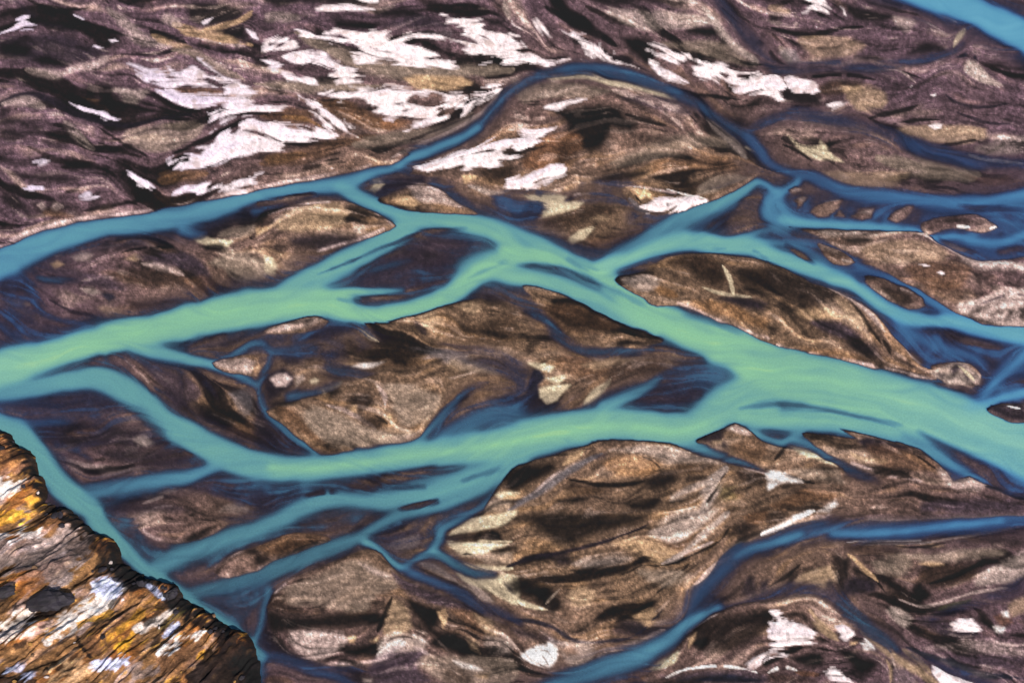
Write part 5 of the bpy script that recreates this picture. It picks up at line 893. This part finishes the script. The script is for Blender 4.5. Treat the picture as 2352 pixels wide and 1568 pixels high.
def water_mat():
    m, nt, p, o = new_mat('glacial_water')
    L = nt.links.new
    de = N(nt, 'ShaderNodeAttribute', _attribute_name='depth')
    hu = N(nt, 'ShaderNodeAttribute', _attribute_name='blue')
    ga = ramp(nt, [(0, '#1e2638'), (.12, '#2a3d54'), (.28, '#40687a'), (.45, '#548c94'), (.62, '#67a69e'), (.8, '#7ebd9c'), (.95, '#8cce9c'), (1, '#98d498')], (.73, .67, .74))
    ba = ramp(nt, [(0, '#1c2444'), (.12, '#243860'), (.28, '#386090'), (.45, '#4686ae'), (.62, '#54a2bc'), (.8, '#62b2c6'), (.95, '#7cc4cc'), (1, '#86cccc')], (.88, .69, .74))
    L(de.outputs['Fac'], ga.inputs[0])
    L(de.outputs['Fac'], ba.inputs[0])
    mx = N(nt, 'ShaderNodeMix', _data_type='RGBA')
    L(hu.outputs['Fac'], mx.inputs['Factor'])
    L(ga.outputs[0], mx.inputs['A'])
    L(ba.outputs[0], mx.inputs['B'])
    tc = N(nt, 'ShaderNodeTexCoord')
    n1 = N(nt, 'ShaderNodeTexNoise', Scale=.8, Detail=5.0, Roughness=.7)
    L(tc.outputs['Object'], n1.inputs['Vector'])
    mr = N(nt, 'ShaderNodeMapRange')
    mr.inputs['From Min'].default_value = .3
    mr.inputs['From Max'].default_value = .7
    mr.inputs['To Min'].default_value = .86
    mr.inputs['To Max'].default_value = 1.12
    L(n1.outputs['Fac'], mr.inputs['Value'])
    mu = N(nt, 'ShaderNodeMix', _data_type='RGBA', _blend_type='MULTIPLY')
    mu.inputs['Factor'].default_value = 1
    L(mx.outputs['Result'], mu.inputs['A'])
    L(mr.outputs[0], mu.inputs['B'])
    L(mu.outputs['Result'], p.inputs['Base Color'])
    p.inputs['Roughness'].default_value = .28
    p.inputs['IOR'].default_value = 1.33
    p.inputs['Specular IOR Level'].default_value = .22
    bu = N(nt, 'ShaderNodeBump', Strength=.35, Distance=.25)
    L(n1.outputs['Fac'], bu.inputs['Height'])
    L(bu.outputs[0], p.inputs['Normal'])
    # turbid water: the deeper, the less of the bed shows
    op = N(nt, 'ShaderNodeMapRange', _interpolation_type='SMOOTHSTEP')
    op.inputs['From Min'].default_value = .0
    op.inputs['From Max'].default_value = .56
    L(de.outputs['Fac'], op.inputs['Value'])
    tr = nt.nodes.new('ShaderNodeBsdfTransparent')
    ms = nt.nodes.new('ShaderNodeMixShader')
    L(op.outputs[0], ms.inputs[0])
    L(tr.outputs[0], ms.inputs[1])
    L(p.outputs[0], ms.inputs[2])
    L(ms.outputs[0], o.inputs[0])
    return m
M_WATER = water_mat()

# ------------------------------------------------------------------ mesh building
def link(name, me, mat, parent=None, **props):
    o = bpy.data.objects.new(name, me)
    scene.collection.objects.link(o)
    if mat is not None and not me.materials:
        me.materials.append(mat)
    if parent is not None:
        o.parent = parent
    for k, v in props.items():
        o[k] = v
    return o

def raw_mesh(name, co, quads, attrs):
    me = bpy.data.meshes.new(name)
    n = len(co)
    me.vertices.add(n)
    me.vertices.foreach_set('co', np.ascontiguousarray(co, np.float32).ravel())
    f = len(quads)
    me.loops.add(f * 4)
    me.polygons.add(f)
    me.loops.foreach_set('vertex_index', np.ascontiguousarray(quads, np.int32).ravel())
    me.polygons.foreach_set('loop_start', np.arange(0, f * 4, 4, dtype=np.int32))
    me.polygons.foreach_set('use_smooth', np.ones(f, bool))
    for k, v in attrs.items():
        if v.ndim == 2:
            a = me.attributes.new(k, 'FLOAT_COLOR', 'POINT')
            a.data.foreach_set('color', np.concatenate([v, np.ones((n, 1))], 1).astype(np.float32).ravel())
        else:
            a = me.attributes.new(k, 'FLOAT', 'POINT')
            a.data.foreach_set('value', v.astype(np.float32))
    me.update(calc_edges=True)
    me.validate()
    return me

VID = np.arange(H * W).reshape(H, W)
QUADS = np.stack([VID[:-1, :-1], VID[1:, :-1], VID[1:, 1:], VID[:-1, 1:]], -1)      # (H-1, W-1, 4)

def grid_mesh(name, fmask, z, attrs, extra=None):
    q = QUADS[fmask]
    used = np.zeros(H * W, bool)
    used[q.ravel()] = True
    remap = np.cumsum(used) - 1
    co = np.stack([WX.ravel()[used], WY.ravel()[used], z.ravel()[used]], 1)
    at = {k: (v.reshape(-1, 3)[used] if v.ndim == 3 else v.ravel()[used]) for k, v in attrs.items()}
    return raw_mesh(name, co, remap[q], at)

def cell(a):
    return (a[:-1, :-1] + a[1:, :-1] + a[:-1, 1:] + a[1:, 1:]) / 4
def cell_any(a):
    return a[:-1, :-1] | a[1:, :-1] | a[:-1, 1:] | a[1:, 1:]

# ------------------------------------------------------------------ land: connected bars between the arms
dc = cell(D)
dry = dc < .10
lab = np.zeros(dry.shape, np.int32)
def components(mask, stepc=2):
    m = mask[::stepc, ::stepc]
    h, w = m.shape
    L = np.zeros((h, w), np.int32)
    ml = m.tolist()
    cur = 0
    sizes = {}
    seen = [[False] * w for _ in range(h)]
    for j in range(h):
        for i in range(w):
            if ml[j][i] and not seen[j][i]:
                cur += 1
                st = [(j, i)]
                seen[j][i] = True
                cells = []
                while st:
                    a, b = st.pop()
                    cells.append((a, b))
                    for c, d in ((a + 1, b), (a - 1, b), (a, b + 1), (a, b - 1)):
                        if 0 <= c < h and 0 <= d < w and ml[c][d] and not seen[c][d]:
                            seen[c][d] = True
                            st.append((c, d))
                arr = np.array(cells)
                L[arr[:, 0], arr[:, 1]] = cur
                sizes[cur] = len(cells)
    out = np.repeat(np.repeat(L, stepc, 0), stepc, 1)[:mask.shape[0], :mask.shape[1]]
    return np.where(mask, out, 0), sizes
comp, sizes = components(dry)
edge_ids = set(comp[0]) | set(comp[-1]) | set(comp[:, 0]) | set(comp[:, -1])
cxs, cys = cell(GX), cell(GY)
bars = []
for k, n in sizes.items():
    if k in edge_ids or n < 90:
        continue
    m = comp == k
    bars.append((m.sum(), cxs[m].mean(), cys[m].mean(), cxs[m].min(), cxs[m].max(), cys[m].min(), cys[m].max(), k))
bars.sort(reverse=True)
GA = {'albedo': C, 'wet': wet}
taken = np.zeros(dry.shape, bool)
for b in bars:
    m = comp == b[-1]
    taken |= m
    lb = bar_label(b[1], b[2])
    link('sandbar', grid_mesh('sandbar', m, Z, GA), M_SAND, kind='structure', **({'label': lb} if lb else {}))
me = grid_mesh('ground', ~taken, Z, GA)
ground = link('ground', me, M_SAND, kind='structure', label='dark sand and gravel plain with the beds of the river arms')
# the plain goes on to the horizon
ring = np.concatenate([VID[0, :-1], VID[:-1, -1], VID[-1, :0:-1], VID[:0:-1, 0]])
rx, ry, rz = WX.ravel()[ring], WY.ravel()[ring], Z.ravel()[ring]
rc = C.reshape(-1, 3)[ring]
mx_, my_ = 0.0, 700.0
co, cl = [np.stack([rx, ry, rz], 1)], [rc]
k = len(ring)
for s, f in ((1.3, .6), (2.2, .15), (6, 0), (40, 0)):
    co.append(np.stack([mx_ + (rx - mx_) * s, my_ + (ry - my_) * s, rz * f + .3 * (1 - f)], 1))
    cl.append(rc * f + (1 - f) * lin('#65524c'))
qs = []
for r in range(4):
    a = np.arange(k) + r * k
    b = (np.arange(k) + 1) % k + r * k
    qs.append(np.stack([a, b, b + k, a + k], 1))
co = np.concatenate(co)
me = raw_mesh('outer_plain', co, np.concatenate(qs)[:, ::-1], {'albedo': np.concatenate(cl), 'wet': np.zeros(len(co))})
link('plain', me, M_SAND, kind='structure', label='open sand plain reaching away to the horizon')

# ------------------------------------------------------------------ water sheets
wm = cell_any(D > .004)
grp = np.zeros(wm.shape, np.int32)
grp[(cxs > 2000) & (cys < 130) & (cxs * .46 - 930 > cys)] = 1
grp[(cys > 1165) & (cxs > 1200)] = 2
RIV = [('river', 'braided milky green and teal glacial river winding between dark sandbars'),
       ('river', 'bright blue river arm crossing the top right corner'),
       ('river', 'narrow blue and teal arm curving through the lower right')]
for g, (nm, lb) in enumerate(RIV):
    m = wm & (grp == g)
    if m.any():
        link(nm, grid_mesh('river', m, np.zeros((H, W)), {'depth': D, 'blue': HUE}), M_WATER, kind='structure', label=lb)

# ------------------------------------------------------------------ white deposits
for lb, tile, s, holes in WHITE:
    Q = smooth(parse(tile, s), True, 14)
    sx, sy, sd = poly_sdf(Q, 16)
    for ht, hs in holes:
        _, _, hd = poly_sdf(smooth(parse(ht, hs), True, 14), 0, GX[sy, sx], GY[sy, sx])
        sd = np.minimum(sd, -hd)
    full = np.full((H, W), -99.0)
    size = math.sqrt(max(1.0, np.ptp(Q[:, 0]) * np.ptp(Q[:, 1])))
    fr = min(5.0, .05 * size + (.5 if size > 60 else 0))
    full[sy, sx] = sd + fr * FR[sy, sx] * np.clip(.5 + np.abs(sd) / 12, 0, 1) - (5 if size > 90 else 0) * sst(1.3, 2.4, -c_l[sy, sx] - .4 * m_s[sy, sx])
    full -= 30 * sst(.08, .16, D)
    wid = min(6.0, .06 * size + 1.2)
    al = sst(-wid * .45, wid, full + wid * (.35 * m_l + .3 * c_s))
    m = cell_any(al > .12)
    if not m.any():
        continue
    if size < 130:                       # keep one connected piece
        js, is_ = np.where(m)
        sub = m[js.min():js.max() + 1, is_.min():is_.max() + 1]
        cl_, sz_ = components(sub, 1)
        best_ = max(sz_, key=sz_.get)
        m = np.zeros_like(m)
        m[js.min():js.max() + 1, is_.min():is_.max() + 1] = cl_ == best_
    tint = mix(np.broadcast_to(lin('#f2e0df'), (H, W, 3)), lin('#d2c2d8'), np.clip(sst(900, 100, GX) * .8 + .12 * c_l, 0, .9))
    tint = tint * (1 - .10 * np.clip(-m_l, 0, 2) - .06 * np.clip(-c_l, 0, 2) - .10 * white - .10 * iso2 - .06 * np.clip(b_l, -1, 2))[..., None]
    tint = mix(tint, lin('#a98f86'), .55 * sst(1.0, 2.2, iso * .7 + .7 * m_s))
    tint = np.clip(mix(C, tint, .1 + .9 * al), 0, .88)
    th = .04 + .45 * sst(0, 9, full) + .05 * m_l * (full > 2)
    link('white_patch', grid_mesh('white_patch', m, Z + th, {'albedo': tint, 'wet': np.zeros((H, W))}), M_WHITE, label=lb, category='white patch', group='white patches on the sand plain')

# ------------------------------------------------------------------ hillside at the near left
E = smooth([(a, b, 0) for a, b in HILL_EDGE], False, 12)
ex, ey = to_world(E[:, 0], E[:, 1])
EW = np.stack([ex, ey], 1)
keep = np.hypot(EW[:, 0] + 280, EW[:, 1] - 330) < 420
EW = EW[keep]
HP = np.concatenate([EW, [[EW[-1, 0], -100], [-900, -100], [-900, EW[0, 1]]]])
hs = .62
hx = np.arange(-470, -118, hs)
hy = np.arange(178, 476, hs)
HX, HY = np.meshgrid(hx, hy)
_, _, hd = poly_sdf(HP, 0, HX, HY)
hd = hd + 6.0
FA = 63.0
fa = np.array([math.cos(math.radians(FA)), math.sin(math.radians(FA))])
sa = np.array([.66, .75])
def streak(seed, la, lc, cellsz):
    r = np.random.default_rng(seed)
    n = 900
    g = r.standard_normal((n, n))
    if la > 0:
        k = np.ones(2 * la + 1) / (2 * la + 1)
        for _ in range(2):
            g = np.apply_along_axis(lambda v: np.convolve(v, k, 'same'), 0, g)
    if lc > 0:
        k = np.ones(2 * lc + 1) / (2 * lc + 1)
        g = np.apply_along_axis(lambda v: np.convolve(v, k, 'same'), 1, g)
    g = unit(g)
    def f(X, Y):
        s = ((X * fa[0] + Y * fa[1]) / cellsz) % (n - 2)
        t = ((X * fa[1] - Y * fa[0]) / cellsz) % (n - 2)
        i, j = s.astype(int), t.astype(int)
        a, b = s - i, t - j
        return (g[i, j] * (1 - b) + g[i, j + 1] * b) * (1 - a) + (g[i + 1, j] * (1 - b) + g[i + 1, j + 1] * b) * a
    return f
st1, st2, st3, st4, st5 = streak(1, 7, 2, .9), streak(2, 2, 0, .9), streak(3, 5, 4, 1.6), streak(4, 1, 1, 1.0), streak(5, 4, 4, .6)
def hill_h(X, Y, d):
    dd = d + 1.0 * st3(X, Y)
    h = 5.5 * sst(-.5, 6.5, dd) + .40 * np.maximum(dd - 3, 0) - 1.5
    h = h + (1.6 * st3(X, Y) + .06 * st2(X, Y) + .3 * st4(X, Y) + .18 * st1(X, Y) + .5 * np.maximum(st5(X, Y), -.3)) * sst(-1, 8, d)
    return np.where(d < -3, -4, h)
HZ = hill_h(HX, HY, hd)
cfx, cfy = to_chart(HX, HY, HZ)
s1, s2_, s3, s4 = st1(HX, HY), st2(HX, HY), st3(HX, HY), st4(HX, HY)
HC = mix(np.broadcast_to(lin('#86613f'), HX.shape + (3,)).copy(), lin('#a8642c'), sst(-.4, 1.4, s3) * .8)
HC = mix(HC, lin('#a99aa0'), .4 * sst(.3, 1.6, s1))
HC = mix(HC, lin('#b5872f'), .6 * sst(.6, 1.9, s2_ + .4 * s3))
HC = mix(HC, lin('#2a1d17'), .35 * sst(.9, 2.2, -s1 - .5 * s4))
FRh = unit(s1 + .8 * s2_ + .8 * s4 + .8 * st5(HX, HY))
for kind, col, op, fray, tile, s in HILLPATCH:
    cc = lin(COL[col])
    P = parse(tile, s)
    if kind == 'P':
        _, _, sd = poly_sdf(smooth(P, True, 14), 0, cfx, cfy)
        a = op * sst(-4, 4, sd + fray * .8 * FRh)
    else:
        Q = smooth(P)
        q = np.full(HX.shape, 9.0)
        for i in range(len(Q) - 1):
            d = Q[i + 1, :2] - Q[i, :2]
            t = np.clip(((cfx - Q[i, 0]) * d[0] + (cfy - Q[i, 1]) * d[1]) / (d @ d + 1e-9), 0, 1)
            w = Q[i, 2] + (Q[i + 1, 2] - Q[i, 2]) * t
            q = np.minimum(q, (np.hypot(cfx - Q[i, 0] - t * d[0], cfy - Q[i, 1] - t * d[1]) + fray * .6 * FRh) / np.maximum(w, .5))
        a = op * (1 - sst(.5, 1.2, q))
    HC = mix(HC, cc, a)
HC = mix(HC, lin('#0d0a0b'), .95 * sst(15, 7, hd + 2.5 * s3 + 2 * s2_ + 1.5 * s4))  # dark wet rock at the river edge, the turned-away face's shade painted in
HC = np.clip(HC * np.exp(.22 * s1 + .2 * s2_ + .22 * s4 + .24 * rng.standard_normal(HX.shape))[..., None], .004, .85)
hm = cell_any(hd > -2.5)
hv = np.arange(HX.size).reshape(HX.shape)
hq = np.stack([hv[:-1, :-1], hv[:-1, 1:], hv[1:, 1:], hv[1:, :-1]], -1)[hm]
used = np.zeros(HX.size, bool)
used[hq.ravel()] = True
rm_ = np.cumsum(used) - 1
me = raw_mesh('hillside', np.stack([HX.ravel()[used], HY.ravel()[used], HZ.ravel()[used]], 1), rm_[hq], {'albedo': HC.reshape(-1, 3)[used], 'wet': np.zeros(used.sum())})
hill = link('hillside', me, M_HILL, kind='structure', label='rust and gold rocky hillside sloping to the river in the near left corner')

# rocks on the hillside
def rock_mat(name, h1, h2):
    m, nt, p, o = new_mat(name)
    L = nt.links.new
    tc = N(nt, 'ShaderNodeTexCoord')
    n1 = N(nt, 'ShaderNodeTexNoise', Scale=1.4, Detail=6.0, Roughness=.7)
    L(tc.outputs['Object'], n1.inputs['Vector'])
    r = ramp(nt, [(.35, h1), (.7, h2)])
    L(n1.outputs['Fac'], r.inputs[0])
    L(r.outputs[0], p.inputs['Base Color'])
    p.inputs['Roughness'].default_value = .8
    bu = N(nt, 'ShaderNodeBump', Strength=.6, Distance=.3)
    L(n1.outputs['Fac'], bu.inputs['Height'])
    L(bu.outputs[0], p.inputs['Normal'])
    return m
ROCKM = [rock_mat('black_rock', '#0f0c0e', '#2a2430'), rock_mat('brown_rock', '#4a3324', '#8a6a4c'), rock_mat('pale_rock', '#9a8a86', '#d8cbc6'), rock_mat('ochre_rock', '#6e4a20', '#b58a48')]
import bmesh
def rock_mesh(seed, sub=2, flat=.6):
    r = np.random.default_rng(seed)
    bm = bmesh.new()
    bmesh.ops.create_icosphere(bm, subdivisions=sub, radius=1)
    dirs = r.standard_normal((7, 3))
    dirs /= np.linalg.norm(dirs, axis=1)[:, None]
    offs = r.uniform(.55, .95, 7)
    for v in bm.verts:
        c = np.array(v.co)
        for dv, of in zip(dirs, offs):
            e = c @ dv - of
            if e > 0:
                c = c - dv * e * .9
        c *= 1 + .08 * r.standard_normal()
        v.co = (c[0] * 1.15, c[1], c[2] * flat)
    me = bpy.data.meshes.new('rock')
    bm.to_mesh(me)
    bm.free()
    return me
ROCKS = []
for k in range(8):
    me = rock_mesh(40 + k, 2 if k < 4 else 1)
    me.materials.append(ROCKM[k % 4])
    ROCKS.append(me)
def at_hill(x, y):
    i = int(round((x - hx[0]) / hs))
    j = int(round((y - hy[0]) / hs))
    return HZ[j, i], hd[j, i]
pr = random.Random(5)
cnt = 0
while cnt < 175:
    if cnt < 90:                       # dark rocks along the water's edge
        p = EW[pr.randrange(len(EW))]
        off = pr.uniform(1.5, 9)
        x, y = p[0] - sa[0] * off, p[1] - sa[1] * off
        me, r = ROCKS[0 if pr.random() < .75 else 4], pr.uniform(.9, 2.6)
    else:
        x, y = pr.uniform(-400, -150), pr.uniform(240, 450)
        me, r = ROCKS[pr.choice((0, 1, 2, 3, 4, 5, 6, 7, 1, 2, 3))], pr.uniform(.5, 1.6) * pr.choice((1, 1, 1.4))
    if not (hx[3] < x < hx[-3] and hy[3] < y < hy[-3]):
        if cnt < 90:
            cnt += 1
        continue
    z, d = at_hill(x, y)
    if d < 1.0:
        if cnt < 90:
            cnt += 1
        continue
    o = bpy.data.objects.new('rock', me)
    scene.collection.objects.link(o)
    o.parent = hill
    o.location = (x, y, z + r * .12)
    o.rotation_euler = (pr.uniform(-.4, .4), pr.uniform(-.4, .4), pr.uniform(0, 6.28))
    o.scale = (r * pr.uniform(.8, 1.4), r, r * pr.uniform(.8, 1.2))
    cnt += 1

# three boulders that stand out
def boulder(lb, fx, fy, rx, ry, rz, seed, rot):
    x, y = to_world(fx, fy, 0)
    for _ in range(30):
        z, d = at_hill(min(max(x, hx[2]), hx[-3]), min(max(y, hy[2]), hy[-3]))
        x, y = to_world(fx, fy, z)
    me = rock_mesh(seed, 3, .8)
    me.materials.append(ROCKM[0])
    for pl in me.polygons:
        pl.use_smooth = False
    o = link('boulder', me, None, label=lb, category='boulder', group='dark boulders on the hillside')
    o.location = (x, y, z + rz * .25)
    o.rotation_euler = (0, 0, rot)
    o.scale = (rx, ry, rz)
boulder('largest dark rounded boulder in the middle of the near left hillside', 108, 1386, 14, 8, 6, 101, .3)
boulder('black boulder jutting from the hillside edge at the narrowest reach of the green arm', 392, 1368, 4.5, 3.6, 4, 102, .8)
boulder('small dark boulder on the hillside at the left picture edge above the largest one', 16, 1362, 6, 4, 4, 103, .2)
